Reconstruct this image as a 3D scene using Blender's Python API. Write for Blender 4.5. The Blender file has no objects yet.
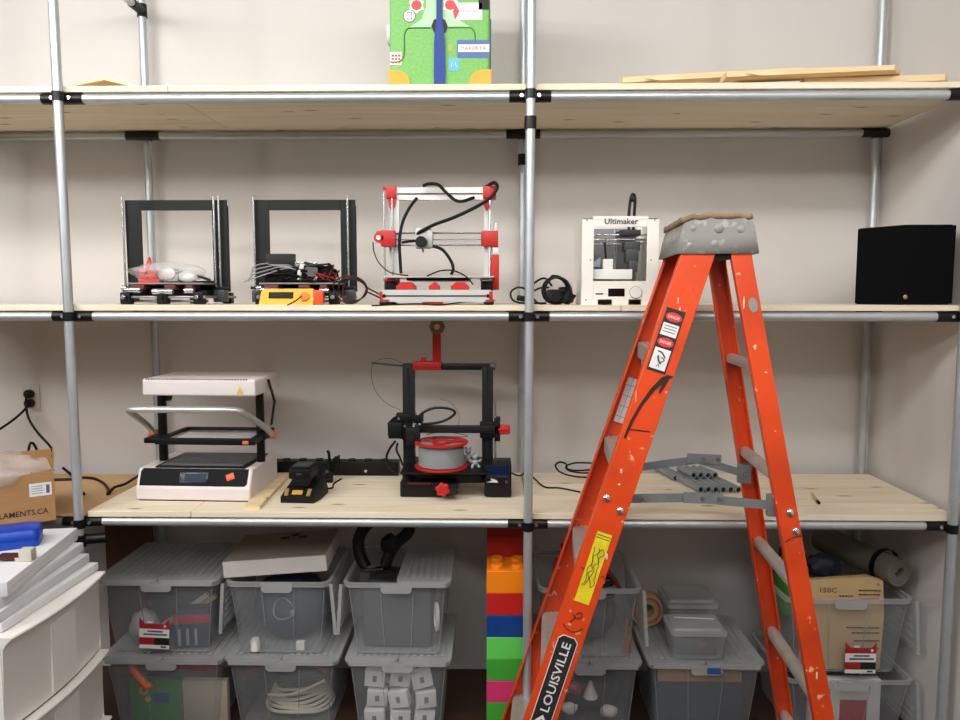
import bpy, bmesh, math, random
from mathutils import Vector, Matrix, Euler, noise
random.seed(7)
PI = math.pi
scene = bpy.context.scene
col = scene.collection
V = Vector

# ------------------------------------------------------------------ materials
def lin(c):
    c = c / 255.0
    return c / 12.92 if c <= 0.04045 else ((c + 0.055) / 1.055) ** 2.4
def rgba(c): return (lin(c[0]), lin(c[1]), lin(c[2]), 1.0)

_mats = {}
def M(name, rgb, rough=.5, metal=0.0, var=.08, scale=9.0, bump=0.0, alpha=1.0, emit=0.0, stretch=None, coat=0.0, spec=.5):
    """procedural principled material with a soft noise variation of colour and roughness"""
    if name in _mats: return _mats[name]
    m = bpy.data.materials.new(name); m.use_nodes = True
    nt = m.node_tree; N = nt.nodes; L = nt.links
    b = N['Principled BSDF']
    tc = N.new('ShaderNodeTexCoord'); mp = N.new('ShaderNodeMapping')
    L.new(tc.outputs['Object'], mp.inputs['Vector'])
    if stretch: mp.inputs['Scale'].default_value = stretch
    nz = N.new('ShaderNodeTexNoise'); nz.inputs['Scale'].default_value = scale; nz.inputs['Detail'].default_value = 5
    L.new(mp.outputs['Vector'], nz.inputs['Vector'])
    cr = N.new('ShaderNodeValToRGB')
    c = rgba(rgb)
    cr.color_ramp.elements[0].position = .25; cr.color_ramp.elements[1].position = .75
    cr.color_ramp.elements[0].color = tuple(max(0, x * (1 - var)) for x in c[:3]) + (1,)
    cr.color_ramp.elements[1].color = tuple(min(1, x * (1 + var)) for x in c[:3]) + (1,)
    L.new(nz.outputs['Fac'], cr.inputs['Fac'])
    L.new(cr.outputs['Color'], b.inputs['Base Color'])
    mr = N.new('ShaderNodeMapRange')
    mr.inputs['To Min'].default_value = max(0.02, rough - .07); mr.inputs['To Max'].default_value = min(1, rough + .07)
    L.new(nz.outputs['Fac'], mr.inputs['Value']); L.new(mr.outputs['Result'], b.inputs['Roughness'])
    b.inputs['Metallic'].default_value = metal
    b.inputs['Specular IOR Level'].default_value = spec
    if coat: b.inputs['Coat Weight'].default_value = coat
    if bump:
        bp = N.new('ShaderNodeBump'); bp.inputs['Strength'].default_value = bump; bp.inputs['Distance'].default_value = .004
        L.new(nz.outputs['Fac'], bp.inputs['Height']); L.new(bp.outputs['Normal'], b.inputs['Normal'])
    if alpha < 1: b.inputs['Alpha'].default_value = alpha
    if emit:
        b.inputs['Emission Color'].default_value = c; b.inputs['Emission Strength'].default_value = emit
    _mats[name] = m
    return m

def wood(name, light, dark, along='X', knots=True, rough=.6, fine=1.0):
    if name in _mats: return _mats[name]
    m = bpy.data.materials.new(name); m.use_nodes = True
    nt = m.node_tree; N = nt.nodes; L = nt.links; b = N['Principled BSDF']
    tc = N.new('ShaderNodeTexCoord')
    def mapped(sc):
        mp = N.new('ShaderNodeMapping'); L.new(tc.outputs['Object'], mp.inputs['Vector'])
        mp.inputs['Scale'].default_value = sc if along == 'X' else (sc[1], sc[0], sc[2]) if along == 'Y' else (sc[2], sc[1], sc[0])
        return mp
    n1 = N.new('ShaderNodeTexNoise'); n1.inputs['Scale'].default_value = 3.0 * fine; n1.inputs['Detail'].default_value = 6
    n1.inputs['Distortion'].default_value = 1.2
    L.new(mapped((.5, 7, 7)).outputs['Vector'], n1.inputs['Vector'])
    cr = N.new('ShaderNodeValToRGB'); e = cr.color_ramp.elements
    e[0].position = .3; e[0].color = rgba(dark); e[1].position = .62; e[1].color = rgba(light)
    L.new(n1.outputs['Fac'], cr.inputs['Fac'])
    out = cr.outputs['Color']
    if knots:
        vo = N.new('ShaderNodeTexVoronoi'); vo.voronoi_dimensions = '2D'; vo.inputs['Scale'].default_value = 4.6
        L.new(mapped((.55, 2.0, 1)).outputs['Vector'], vo.inputs['Vector'])
        kr = N.new('ShaderNodeValToRGB'); k = kr.color_ramp.elements
        k[0].position = .03; k[0].color = (1, 1, 1, 1); k[1].position = .085; k[1].color = (0, 0, 0, 1)
        L.new(vo.outputs['Distance'], kr.inputs['Fac'])
        n2 = N.new('ShaderNodeTexNoise'); n2.inputs['Scale'].default_value = 2.3
        L.new(tc.outputs['Object'], n2.inputs['Vector'])
        th = N.new('ShaderNodeMath'); th.operation = 'GREATER_THAN'; th.inputs[1].default_value = .47
        L.new(n2.outputs['Fac'], th.inputs[0])
        mu = N.new('ShaderNodeMath'); mu.operation = 'MULTIPLY'
        L.new(kr.outputs['Color'], mu.inputs[0]); L.new(th.outputs[0], mu.inputs[1])
        mu2 = N.new('ShaderNodeMath'); mu2.operation = 'MULTIPLY'; mu2.inputs[1].default_value = .75
        L.new(mu.outputs[0], mu2.inputs[0])
        mx = N.new('ShaderNodeMix'); mx.data_type = 'RGBA'
        L.new(mu2.outputs[0], mx.inputs['Factor']); L.new(out, mx.inputs[6])
        mx.inputs[7].default_value = rgba((112, 78, 48)); out = mx.outputs[2]
    L.new(out, b.inputs['Base Color']); b.inputs['Roughness'].default_value = rough
    b.inputs['Specular IOR Level'].default_value = .25
    _mats[name] = m
    return m

def scuffed(name, rgb, scuff, rough=.4, lo=.70, dirt=.62):
    """painted fibreglass with fine pale scuffs and grime"""
    m = bpy.data.materials.new(name); m.use_nodes = True
    nt = m.node_tree; N = nt.nodes; L = nt.links; b = N['Principled BSDF']
    tc = N.new('ShaderNodeTexCoord')
    n1 = N.new('ShaderNodeTexNoise'); n1.inputs['Scale'].default_value = 4; n1.inputs['Detail'].default_value = 6
    L.new(tc.outputs['Object'], n1.inputs['Vector'])
    cr = N.new('ShaderNodeValToRGB'); e = cr.color_ramp.elements
    c = rgba(rgb)
    e[0].position = .28; e[0].color = (c[0] * dirt, c[1] * dirt * .9, c[2] * dirt * .9, 1); e[1].position = .60; e[1].color = c
    L.new(n1.outputs['Fac'], cr.inputs['Fac'])
    n2 = N.new('ShaderNodeTexNoise'); n2.inputs['Scale'].default_value = 38; n2.inputs['Detail'].default_value = 4
    L.new(tc.outputs['Object'], n2.inputs['Vector'])
    c2 = N.new('ShaderNodeValToRGB'); k = c2.color_ramp.elements
    k[0].position = lo; k[0].color = (0, 0, 0, 1); k[1].position = lo + .05; k[1].color = (1, 1, 1, 1)
    L.new(n2.outputs['Fac'], c2.inputs['Fac'])
    mx = N.new('ShaderNodeMix'); mx.data_type = 'RGBA'
    L.new(c2.outputs['Color'], mx.inputs['Factor']); L.new(cr.outputs['Color'], mx.inputs[6]); mx.inputs[7].default_value = rgba(scuff)
    L.new(mx.outputs[2], b.inputs['Base Color'])
    b.inputs['Roughness'].default_value = rough
    _mats[name] = m
    return m

def frosted(name, rgb, opacity, rough=.35):
    """cloudy see-through polypropylene: part clear, part milky"""
    m = bpy.data.materials.new(name); m.use_nodes = True
    nt = m.node_tree; N = nt.nodes; L = nt.links; b = N['Principled BSDF']
    tc = N.new('ShaderNodeTexCoord'); nz = N.new('ShaderNodeTexNoise'); nz.inputs['Scale'].default_value = 6
    L.new(tc.outputs['Object'], nz.inputs['Vector'])
    mr = N.new('ShaderNodeMapRange'); mr.inputs['To Min'].default_value = opacity * .85; mr.inputs['To Max'].default_value = opacity * 1.15
    L.new(nz.outputs['Fac'], mr.inputs['Value']); L.new(mr.outputs['Result'], b.inputs['Alpha'])
    b.inputs['Base Color'].default_value = rgba(rgb); b.inputs['Roughness'].default_value = rough
    _mats[name] = m
    return m

# ------------------------------------------------------------------ mesh builder
def catmull(pts, res, closed=False):
    P = [V(p) for p in pts]; n = len(P)
    if n < 3 or res <= 1: return P
    out = []
    segs = n if closed else n - 1
    for i in range(segs):
        if closed: p0, p1, p2, p3 = P[(i - 1) % n], P[i], P[(i + 1) % n], P[(i + 2) % n]
        else: p0, p1, p2, p3 = P[max(i - 1, 0)], P[i], P[i + 1], P[min(i + 2, n - 1)]
        for k in range(res):
            t = k / res
            out.append(.5 * ((2 * p1) + (-p0 + p2) * t + (2 * p0 - 5 * p1 + 4 * p2 - p3) * t * t + (-p0 + 3 * p1 - 3 * p2 + p3) * t ** 3))
    if not closed: out.append(P[-1])
    return out

class MB:
    def __init__(s): s.bm = bmesh.new()
    def _face(s, vs):
        try: return s.bm.faces.new(vs)
        except ValueError: return None
    def rings(s, rings, cap0=True, cap1=True, close=True, loop=False):
        R = [[s.bm.verts.new(p) for p in r] for r in rings]
        n = len(R[0]); m = len(R)
        for i in range(m if loop else m - 1):
            A, B = R[i], R[(i + 1) % m]
            for j in range(n if close else n - 1):
                k = (j + 1) % n
                s._face((A[j], A[k], B[k], B[j]))
        if not loop:
            if cap0 and n > 2: s._face(list(reversed(R[0])))
            if cap1 and n > 2: s._face(R[-1])
        return s
    def box(s, c, size, rot=None, bev=0.0, seg=2):
        mt = Matrix.Translation(V(c))
        if rot is not None: mt = mt @ (rot if isinstance(rot, Matrix) else Euler(rot).to_matrix().to_4x4())
        t = bmesh.new()
        bmesh.ops.create_cube(t, size=1.0, matrix=Matrix.Diagonal((size[0], size[1], size[2], 1)))
        if bev > 0: bmesh.ops.bevel(t, geom=list(t.edges), offset=min(bev, min(size) * .48), segments=seg, affect='EDGES', profile=.6)
        t.transform(mt); s._merge(t); return s
    def _merge(s, t):
        t.verts.index_update()
        mp = [s.bm.verts.new(v.co) for v in t.verts]
        for f in t.faces: s._face([mp[v.index] for v in f.verts])
        t.free()
    def bx(s, x0, x1, y0, y1, z0, z1, bev=0.0, seg=2):
        return s.box(((x0 + x1) / 2, (y0 + y1) / 2, (z0 + z1) / 2), (abs(x1 - x0), abs(y1 - y0), abs(z1 - z0)), None, bev, seg)
    def cyl(s, a, b, r, r2=None, n=16, caps=True):
        a, b = V(a), V(b); d = (b - a).normalized()
        u = d.orthogonal().normalized(); w = d.cross(u)
        r2 = r if r2 is None else r2
        R = [[p + (u * math.cos(2 * PI * i / n) + w * math.sin(2 * PI * i / n)) * q for i in range(n)] for p, q in ((a, r), (b, r2))]
        return s.rings(R, caps, caps)
    def lathe(s, prof, c=(0, 0, 0), axis=(0, 0, 1), n=24, loop=False):
        d = V(axis).normalized(); u = d.orthogonal().normalized(); w = d.cross(u); c = V(c)
        R = [[c + d * z + (u * math.cos(2 * PI * i / n) + w * math.sin(2 * PI * i / n)) * max(r, 1e-5) for i in range(n)] for r, z in prof]
        return s.rings(R, not loop, not loop, True, loop)
    def tube(s, pts, r, n=8, res=6, closed=False):
        P = catmull(pts, res, closed); m = len(P)
        T = []
        for i in range(m):
            a = P[(i - 1) % m] if (closed or i > 0) else P[i]; b = P[(i + 1) % m] if (closed or i < m - 1) else P[i]
            d = (b - a)
            T.append(d.normalized() if d.length > 1e-9 else V((0, 0, 1)))
        u = T[0].orthogonal().normalized(); R = []
        for i in range(m):
            u = (u - T[i] * u.dot(T[i])).normalized(); w = T[i].cross(u)
            rr = r if not callable(r) else r(i / max(1, m - 1))
            R.append([P[i] + (u * math.cos(2 * PI * k / n) + w * math.sin(2 * PI * k / n)) * rr for k in range(n)])
        return s.rings(R, True, True, True, closed)
    def prism(s, poly, h, mt=None):
        """polygon in local XY extruded along +Z by h"""
        mt = mt or Matrix()
        return s.rings([[mt @ V((p[0], p[1], 0)) for p in poly], [mt @ V((p[0], p[1], h)) for p in poly]])
    def bar(s, a, b, wdt, thk, up=(0, 0, 1), bev=0.0):
        """rectangular bar from a to b; wdt across, thk along 'up'"""
        a, b = V(a), V(b); x = (b - a); ln = x.length; x.normalize()
        z = V(up)
        if abs(z.normalized().dot(x)) > .985: z = V((0, -1, 0))
        z = (z - x * z.dot(x)).normalized(); y = z.cross(x)
        rot = Matrix((x, y, z)).transposed().to_4x4()
        return s.box((a + b) / 2, (ln, wdt, thk), rot, bev)
    def blob(s, c, sc, amp=.15, freq=6.0, sub=3, seed=0, flat=None):
        t = bmesh.new(); bmesh.ops.create_icosphere(t, subdivisions=sub, radius=1.0)
        for v in t.verts:
            d = noise.noise(v.co * freq * .35 + V((seed * 3.1, seed, 0))) + .5 * noise.noise(v.co * freq + V((seed, 2, 1)))
            p = v.co * (1 + amp * d)
            q = V((p.x * sc[0], p.y * sc[1], p.z * sc[2])) + V(c)
            if flat is not None: q.z = max(q.z, flat)
            v.co = q
        s._merge(t); return s
    def grid(s, f, nu, nv, thick=0.0):
        R = [[s.bm.verts.new(f(i / nu, j / nv)) for j in range(nv + 1)] for i in range(nu + 1)]
        for i in range(nu):
            for j in range(nv): s._face((R[i][j], R[i + 1][j], R[i + 1][j + 1], R[i][j + 1]))
        return s
    def text(s, body, mt, width=None, height=None, ext=.0006, bold=0.0):
        cu = bpy.data.curves.new('text_tmp', 'FONT'); cu.body = body; cu.extrude = 0; cu.resolution_u = 2; cu.offset = bold
        ob = bpy.data.objects.new('text_tmp', cu); col.objects.link(ob)
        bpy.context.view_layer.update()
        me = bpy.data.meshes.new_from_object(ob.evaluated_get(bpy.context.evaluated_depsgraph_get()))
        xs = [v.co.x for v in me.vertices]; ys = [v.co.y for v in me.vertices]
        cx, cy = (min(xs) + max(xs)) / 2, (min(ys) + max(ys)) / 2
        sx = width / (max(xs) - min(xs)) if width else None; sy = height / (max(ys) - min(ys)) if height else None
        sx = sx or sy; sy = sy or sx
        vs = [s.bm.verts.new(mt @ V(((v.co.x - cx) * sx, (v.co.y - cy) * sy, ext))) for v in me.vertices]
        for p in me.polygons: s._face([vs[i] for i in p.vertices])
        bpy.data.objects.remove(ob); bpy.data.meshes.remove(me); bpy.data.curves.remove(cu)
        return s
    def build(s, name, mat, parent=None, smooth=True, solid=0.0, recalc=True):
        me = bpy.data.meshes.new(name)
        if recalc: bmesh.ops.recalc_face_normals(s.bm, faces=list(s.bm.faces))
        s.bm.to_mesh(me); s.bm.free()
        if smooth:
            for p in me.polygons: p.use_smooth = True
            me.set_sharp_from_angle(angle=.65)
        me.materials.append(mat)
        o = bpy.data.objects.new(name, me); col.objects.link(o)
        if parent is not None: o.parent = parent
        if solid:
            md = o.modifiers.new('thickness', 'SOLIDIFY'); md.thickness = solid; md.offset = 0
        return o

def thing(name, label, cat, loc=(0, 0, 0), rotz=0.0, group=None):
    o = bpy.data.objects.new(name, None); col.objects.link(o); o.empty_display_size = .05
    o.location = loc; o.rotation_euler = (0, 0, rotz); o['label'] = label; o['category'] = cat
    if group: o['group'] = group
    return o
def tag(o, label, cat, group=None, loc=None, rotz=None):
    o['label'] = label; o['category'] = cat
    if group: o['group'] = group
    if loc is not None: o.location = loc
    if rotz is not None: o.rotation_euler = (0, 0, rotz)
    return o
def plabel(o, label): o['label'] = label; return o
def structure(o): o['kind'] = 'structure'; return o
def copy_tree(o, parent=None):
    c = o.copy(); col.objects.link(c)
    if parent is not None: c.parent = parent
    for ch in list(o.children): copy_tree(ch, c)
    return c
def frame_mt(origin, x, y):
    """matrix whose local X,Y lie along x,y (text plane)"""
    x = V(x).normalized(); y = V(y); y = (y - x * y.dot(x)).normalized(); z = x.cross(y)
    m = Matrix((x, y, z)).transposed().to_4x4(); m.translation = V(origin); return m
FRONT = lambda x, y, z: frame_mt((x, y, z), (1, 0, 0), (0, 0, 1))      # faces -Y (towards the room)

# ------------------------------------------------------------------ camera (surveyed from the shelving)
F = 725.0; CAM = V((-.1202, -2.398, 1.635)); PITCH = .088; YAW = .0177
def ray(u, v):
    a = (u - 480) / F; b = -(v - 360) / F
    c, s = math.cos(PITCH), math.sin(PITCH); Y = c + s * b; Z = -s + c * b
    c, s = math.cos(YAW), math.sin(YAW)
    return V((c * a - s * Y, s * a + c * Y, Z))
def at(u, v, Y):
    r = ray(u, v); return CAM + r * ((Y - CAM.y) / r.y)
def atz(u, v, z):
    r = ray(u, v); return CAM + r * ((z - CAM.z) / r.z)
cam = bpy.data.cameras.new('camera'); cam.sensor_width = 36; cam.lens = F * 36 / 960; cam.clip_start = .02
co = bpy.data.objects.new('camera', cam); col.objects.link(co)
co.location = CAM; co.rotation_euler = (PI / 2 - PITCH, 0, YAW); scene.camera = co
# ------------------------------------------------------------------ common materials
wall_m = M('wall_paint', (213, 208, 204), .85, var=.025, scale=2.2, bump=.04)
floor_m = M('dark_floor', (62, 42, 32), .5, var=.25, scale=5, stretch=(1, 8, 1))
pipe_m = M('galvanised_pipe', (192, 197, 199), .4, .6, var=.06, scale=20)
black_m = M('black_plastic', (13, 13, 14), .45, var=.15, spec=.3)
rubber_m = M('black_rubber', (12, 12, 13), .6, var=.15, spec=.3)
matte_black = M('matte_black_steel', (21, 22, 22), .55, var=.1, spec=.3)
ply_m = wood('pine_plywood', (240, 228, 206), (228, 210, 178))
ply2_m = wood('pine_plank', (240, 218, 176), (226, 196, 146), fine=2)
steel_m = M('bright_steel', (205, 206, 208), .25, .9, var=.05)
alu_m = M('brushed_aluminium', (200, 200, 198), .38, .55, var=.06, scale=14, stretch=(1, 1, 12))
silver_m = M('anodised_extrusion', (214, 213, 208), .4, .3, var=.04)
redp_m = M('red_print', (190, 30, 24), .45, var=.07)
white_m = M('white_plastic', (232, 230, 224), .4, var=.03)
cord_m = M('black_cord', (10, 10, 11), .5, var=.1, spec=.3)
greydark_m = M('dark_grey_plastic', (62, 63, 66), .5, var=.1)
screen_m = M('dark_screen', (12, 13, 18), .15, var=.05)
card_m = M('brown_cardboard', (176, 138, 94), .8, var=.07, scale=12, stretch=(1, 1, 10))
cardl_m = M('cardboard_sheet', (196, 158, 112), .8, var=.07, scale=7)
paper_m = M('white_paper', (226, 226, 228), .7, var=.03)
bin_m = frosted('clear_bin_plastic', (176, 180, 183), .27)
lid_m = frosted('frosted_lid_plastic', (198, 200, 200), .44)
bag_m = frosted('clear_film', (232, 230, 228), .30, .15)
XL, XR, YR, YW = -1.535, 1.42, .61, .66
T1, T2, T3 = 2.284 + .0355, 1.570 + .0355, .862 + .0355
Z1, Z2, Z3 = 2.281, 1.567, .859

# ------------------------------------------------------------------ room
structure(MB().bx(-4, 1.6, -6.5, YW + .1, -.08, 0).build('floor', floor_m))
structure(MB().bx(-4, 1.6, YW, YW + .12, 0, 3.4).build('wall_back', wall_m))
structure(MB().bx(1.47, 1.6, -6.5, YW, 0, 3.4).build('wall_right', wall_m))

# ------------------------------------------------------------------ shelving frame
R = .0155
fr = thing('shelving_frame', 'galvanised pipe shelving frame with black pipe connectors filling the wall', 'shelving')
for x in (XL, 0, XR):
    for y in (0, YR):
        MB().cyl((x, y, 0), (x, y, 3.05), R, n=20).build('post', pipe_m, fr)
LX = -2.36
for y in (0, YR): MB().cyl((-2.33, y, 0), (-2.33, y, 3.05), R, n=20).build('post', pipe_m, fr)
for z in (Z1, Z2, Z3):
    for y in (.031, YR - .031):
        MB().cyl((LX, y, z), (XR, y, z), R, n=20).build('rail', pipe_m, fr)
dz = at(142, 11, YR).z
MB().cyl((XL, .0, dz), (XL, YR, dz), R * .95, n=16).build('side_rail', pipe_m, fr)
conn_m = M('black_connector', (11, 11, 12), .42, var=.1, spec=.35)
def connector(x, y, z, ry, left=.068, right=.068, bolts=True):
    m = MB(); r = .0178
    m.lathe([(.0158, -left), (r, -left), (r, -.03), (r + .0007, -.02), (r + .0007, .02), (r, .03), (r, right), (.0158, right)], (x, ry, z), (1, 0, 0), 18)
    m.lathe([(.0158, -.015), (.0185, -.015), (.0185, .015), (.0158, .015)], (x, y, z), (0, 0, 1), 18)
    c = m.build('connector', conn_m, fr)
    if bolts:
        fy = ry - .0180
        for dx in (-.028, .028):
            if x + dx > XR + .02: continue
            MB().cyl((x + dx, fy, z), (x + dx, fy - .004, z), .0065, n=10).build('bolt', steel_m, c)
for x in (XL, 0):
    for z in (Z1, Z2, Z3): connector(x, 0, z, .031)
    for z in (Z1, Z2, Z3): connector(x, YR, z, YR - .031, bolts=False)
for z in (Z1, Z2, Z3):
    connector(XR, 0, z, .031, .075, .016)
    connector(XR, YR, z, YR - .031, .075, .016, bolts=False)
def collar(x, y, z, h=.036):
    MB().lathe([(.0158, -h / 2), (.0195, -h / 2), (.0195, h / 2), (.0158, h / 2)], (x, y, z), (0, 0, 1), 18).build('collar', conn_m, fr)
collar(0, 0, at(526, 123, 0).z, .04); collar(0, YR, at(522, 160, YR).z, .045); collar(XL, YR, dz, .05)
m = MB(); m.lathe([(.0158, -.02), (.0195, -.02), (.0195, .02), (.0158, .02)], (XL, 0, .80), (0, 0, 1), 18)
m.cyl((XL + .012, .012, .80), (XL + .075, .03, .80), .017, n=14); m.build('collar', conn_m, fr)
m = MB(); m.lathe([(.0152, -.035), (.0185, -.035), (.0185, .035), (.0152, .035)], (XL, YR - .05, dz), (0, 1, 0), 16); m.build('collar', conn_m, fr)
# feet
for x in (XL, 0, XR):
    for y in (0, YR): MB().cyl((x, y, 0), (x, y, .03), .021, n=16).build('foot', conn_m, fr)

# ------------------------------------------------------------------ boards
def board(x0, x1, top, label, thick=.02, y0=.018, y1=.592, mat=None, name='plywood_board', sag=0):
    o = MB().bx(x0, x1, y0, y1, -thick, 0, .0015, 1).build(name, mat or ply_m)
    o.location.z = top
    return tag(o, label, 'board', 'plywood shelf boards')
s1 = at(168, 88, .02).x; s2 = at(621, 308, .02).x; s3 = at(191, 512, .02).x
board(LX, s1 - .001, T1, 'plywood board at left end of the top shelf, carrying the thin wooden offcut')
board(s1 + .001, -.001, T1, 'plywood board of the top shelf carrying the green suitcase')
board(.001, 1.445, T1, 'plywood board of the top shelf under the loose pine planks by right wall')
board(LX, s2 - .001, T2, 'long plywood board of the middle shelf carrying the black printer frames')
board(s2 + .001, 1.445, T2, 'plywood board of the middle shelf under the black loudspeaker')
board(XL + .02, s3 - .001, T3, 'narrow plywood board at left of the lower shelf under the white forming machine')
board(s3 + .001, -.001, T3, 'plywood board of the lower shelf under the black printer with red spool')
board(.001, 1.445, T3, 'plywood board of the lower shelf holding the grey tubes behind the ladder')
o = MB().bx(LX, XL + .012, .018, .592, -.005, 0).build('cardboard_sheet', cardl_m); o.location.z = .8835
tag(o, 'flat brown cardboard sheet lying on the lower shelf rails left of the plywood', 'cardboard')

# ------------------------------------------------------------------ lights: two ceiling rows and ambient room light
def area(name, loc, sx, sy, power, color=(1, .985, .965), target=None):
    l = bpy.data.lights.new(name, 'AREA'); l.shape = 'RECTANGLE'; l.size = sx; l.size_y = sy; l.energy = power; l.color = color
    o = bpy.data.objects.new(name, l); col.objects.link(o); o.location = loc
    if target: o.rotation_euler = (V(target) - V(loc)).to_track_quat('-Z', 'Y').to_euler()
    return o
area('ceiling_lamp_row', (-1.7, -2.95, 3.02), 6.2, .14, 88, target=(-.4, .6, 1.2))
area('ceiling_lamp_row', (-.85, -1.55, 3.12), 4.5, .12, 76, target=(-.4, .4, 1.4))
area('ceiling_lamp', (-3.3, -2.7, 3.0), .2, 2.4, 34, target=(1.45, .1, 1.7))
area('ceiling_lamp_row', (-.4, -6.3, 2.95), 7.0, 3.0, 10, target=(-.4, .6, 2.0))
w = bpy.data.worlds.new('world'); scene.world = w; w.use_nodes = True
bg = w.node_tree.nodes['Background']; bg.inputs[0].default_value = (1.0, .965, .93, 1); bg.inputs[1].default_value = .07
wn = w.node_tree.nodes; wl = w.node_tree.links
wtc = wn.new('ShaderNodeTexCoord'); wsp = wn.new('ShaderNodeSeparateXYZ'); wmr = wn.new('ShaderNodeMapRange'); wcr = wn.new('ShaderNodeValToRGB')
wl.new(wtc.outputs['Generated'], wsp.inputs[0]); wl.new(wsp.outputs['Z'], wmr.inputs['Value'])
wmr.inputs['From Min'].default_value = -1; wmr.inputs['From Max'].default_value = 1
wcr.color_ramp.elements[0].position = .35; wcr.color_ramp.elements[0].color = (.30, .285, .27, 1)
wcr.color_ramp.elements[1].position = .60; wcr.color_ramp.elements[1].color = (1.0, .965, .93, 1)
wl.new(wmr.outputs['Result'], wcr.inputs['Fac']); wl.new(wcr.outputs['Color'], bg.inputs[0])
scene.view_settings.view_transform = 'Standard'; scene.view_settings.look = 'None'
scene.view_settings.exposure = -0.27
scene.cycles.transparent_max_bounces = 32; scene.cycles.max_bounces = 8
# ================================================================== TOP SHELF
green_m = M('green_glitter', (116, 180, 92), .55, var=.16, scale=120)
green2_m = M('pale_green_print', (176, 214, 170), .55, var=.08, scale=60)
orange_m = M('orange_corner', (255, 158, 10), .45, var=.05)
blue_strap_m = M('blue_webbing', (22, 58, 140), .6, var=.12, scale=60)
stick_w = M('sticker_white', (236, 232, 230), .5, var=.03)
stick_r = M('sticker_red', (214, 62, 60), .5, var=.05)
stick_b = M('sticker_blue', (72, 100, 160), .5, var=.08)
stick_l = M('sticker_light_blue', (92, 176, 224), .5, var=.08)
ink = M('dark_ink', (38, 36, 40), .6, var=.05)
# green suitcase: 0.342 wide, front face at y=.10
t = thing('suitcase', 'glittery green suitcase with blue strap, orange corners and stickers on the top shelf', 'suitcase', (-.299, .10, T1))
W, H, D = .335, .46, .20
MB().bx(-W / 2, W / 2, 0, D, .003, H, .012, 3).build('shell', green_m, t)
MB().bx(-W / 2 - .001, W / 2 + .001, D * .48, D * .56, .002, H + .002, .002).build('seam_band', green2_m, t)
for sx in (-1, 1):
    for zz in (0, H):
        m = MB(); s = 1 if zz == 0 else -1
        pts = [(0, 0), (.073, 0)] + [(.073 * math.cos(a) ** .62, .068 * math.sin(a) ** .62) for a in [PI / 16 * k for k in range(1, 8)]] + [(0, .068)]
        e = sx * (W / 2 + .004)
        poly = [(e - sx * p[0], zz + s * p[1] - s * .001 * 0) for p in pts]
        mt = Matrix(((1, 0, 0, 0), (0, 0, 1, -.006), (0, 1, 0, 0), (0, 0, 0, 1)))
        m.prism(poly, .07, mt); m.build('corner_guard', orange_m, t)
# embossed grey-green panel lines and lock
m = MB(); zz = .205
for sx in (-1, 1):
    m.tube([(sx * .118, -.0015, .160), (sx * .117, -.0015, .185), (sx * .108, -.0015, .201), (sx * .09, -.0015, zz), (sx * .03, -.0015, zz)], .0022, 6, 4)
m.tube([(-.118, -.0015, .160), (-.12, -.0015, .115), (-.135, -.0015, .097), (-.165, -.0015, .095)], .0022, 6, 4)
m.build('panel_line', M('dark_green_line', (70, 130, 60), .6), t)
m = MB()
for sx in (-1, 1):
    m.prism([(sx * .012, .207), (sx * .10, .207), (sx * .06, .232), (sx * .045, .27), (sx * .04, .35), (sx * .012, .35)], .0015, Matrix(((1, 0, 0, 0), (0, 0, -1, 0.0002), (0, 1, 0, 0), (0, 0, 0, 1))))
m.build('pale_panel', green2_m, t)
m = MB(); m.cyl((0, .002, .209), (0, -.006, .209), .027, n=8); m.build('buckle', black_m, t)
m = MB()
prof = [(.0, .0185), (.06, .019), (.16, .0175), (.19, .0145), (.235, .0085), (.28, .0078), (.34, .012), (.46, .015)]
m.rings([[(-w_, -.009 - .001 * i, z), (w_, -.009 - .001 * i, z), (w_, -.0065, z), (-w_, -.0065, z)] for i, (z, w_) in enumerate(prof)])
m.build('strap', blue_strap_m, t)
def sticker(parent, mat, x0, x1, z0, z1, y=-.0008, name='sticker'):
    return MB().bx(x0, x1, y - .0006, y, z0, z1).build(name, mat, parent)
# round sticker, red badges, long name sticker, blue and light-blue stickers
m = MB(); m.cyl((-.10, 0, .243), (-.10, -.0014, .243), .0205, n=28); r_ = m.build('sticker', ink, t)
m = MB(); m.cyl((-.10, -.0014, .243), (-.10, -.002, .243), .0185, n=28); m.build('sticker_face', stick_w, r_)
m = MB()
for a in (-1, 1): m.bx(-.10 + a * .008 - .001, -.10 + a * .008 + .001, -.0027, -.002, .233, .255)
m.bx(-.109, -.091, -.0027, -.002, .232, .234); m.bx(-.109, -.091, -.0027, -.002, .253, .255); m.build('sticker_mark', ink, r_)
for (cx, cz, sc) in ((-.076, .277, .024), (.036, .277, .024)):
    m = MB(); m.prism([(cx + sc * (1.25 if k % 2 else .8) * math.cos(k * PI / 6), cz + sc * (1.1 if k % 2 else .8) * math.sin(k * PI / 6)) for k in range(12)], .0015, Matrix(((1, 0, 0, 0), (0, 0, -1, 0), (0, 1, 0, 0), (0, 0, 0, 1))))
    q = m.build('sticker', stick_w, t)
    m = MB(); m.prism([(cx + sc * .75 * math.cos(k * PI / 4), cz + sc * .7 * math.sin(k * PI / 4)) for k in range(8)], .001, Matrix(((1, 0, 0, 0), (0, 0, -1, -.0015), (0, 1, 0, 0), (0, 0, 0, 1)))); m.build('sticker_mark', stick_r, q)
q = sticker(t, stick_w, .052, .142, .229, .284)
m = MB(); m.prism([(.052, .284), (.066, .256), (.052, .229), (.045, .256)], .0006, Matrix(((1, 0, 0, 0), (0, 0, -1, -.0015), (0, 1, 0, 0), (0, 0, 0, 1)))); m.build('sticker_mark', stick_r, q)
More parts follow.
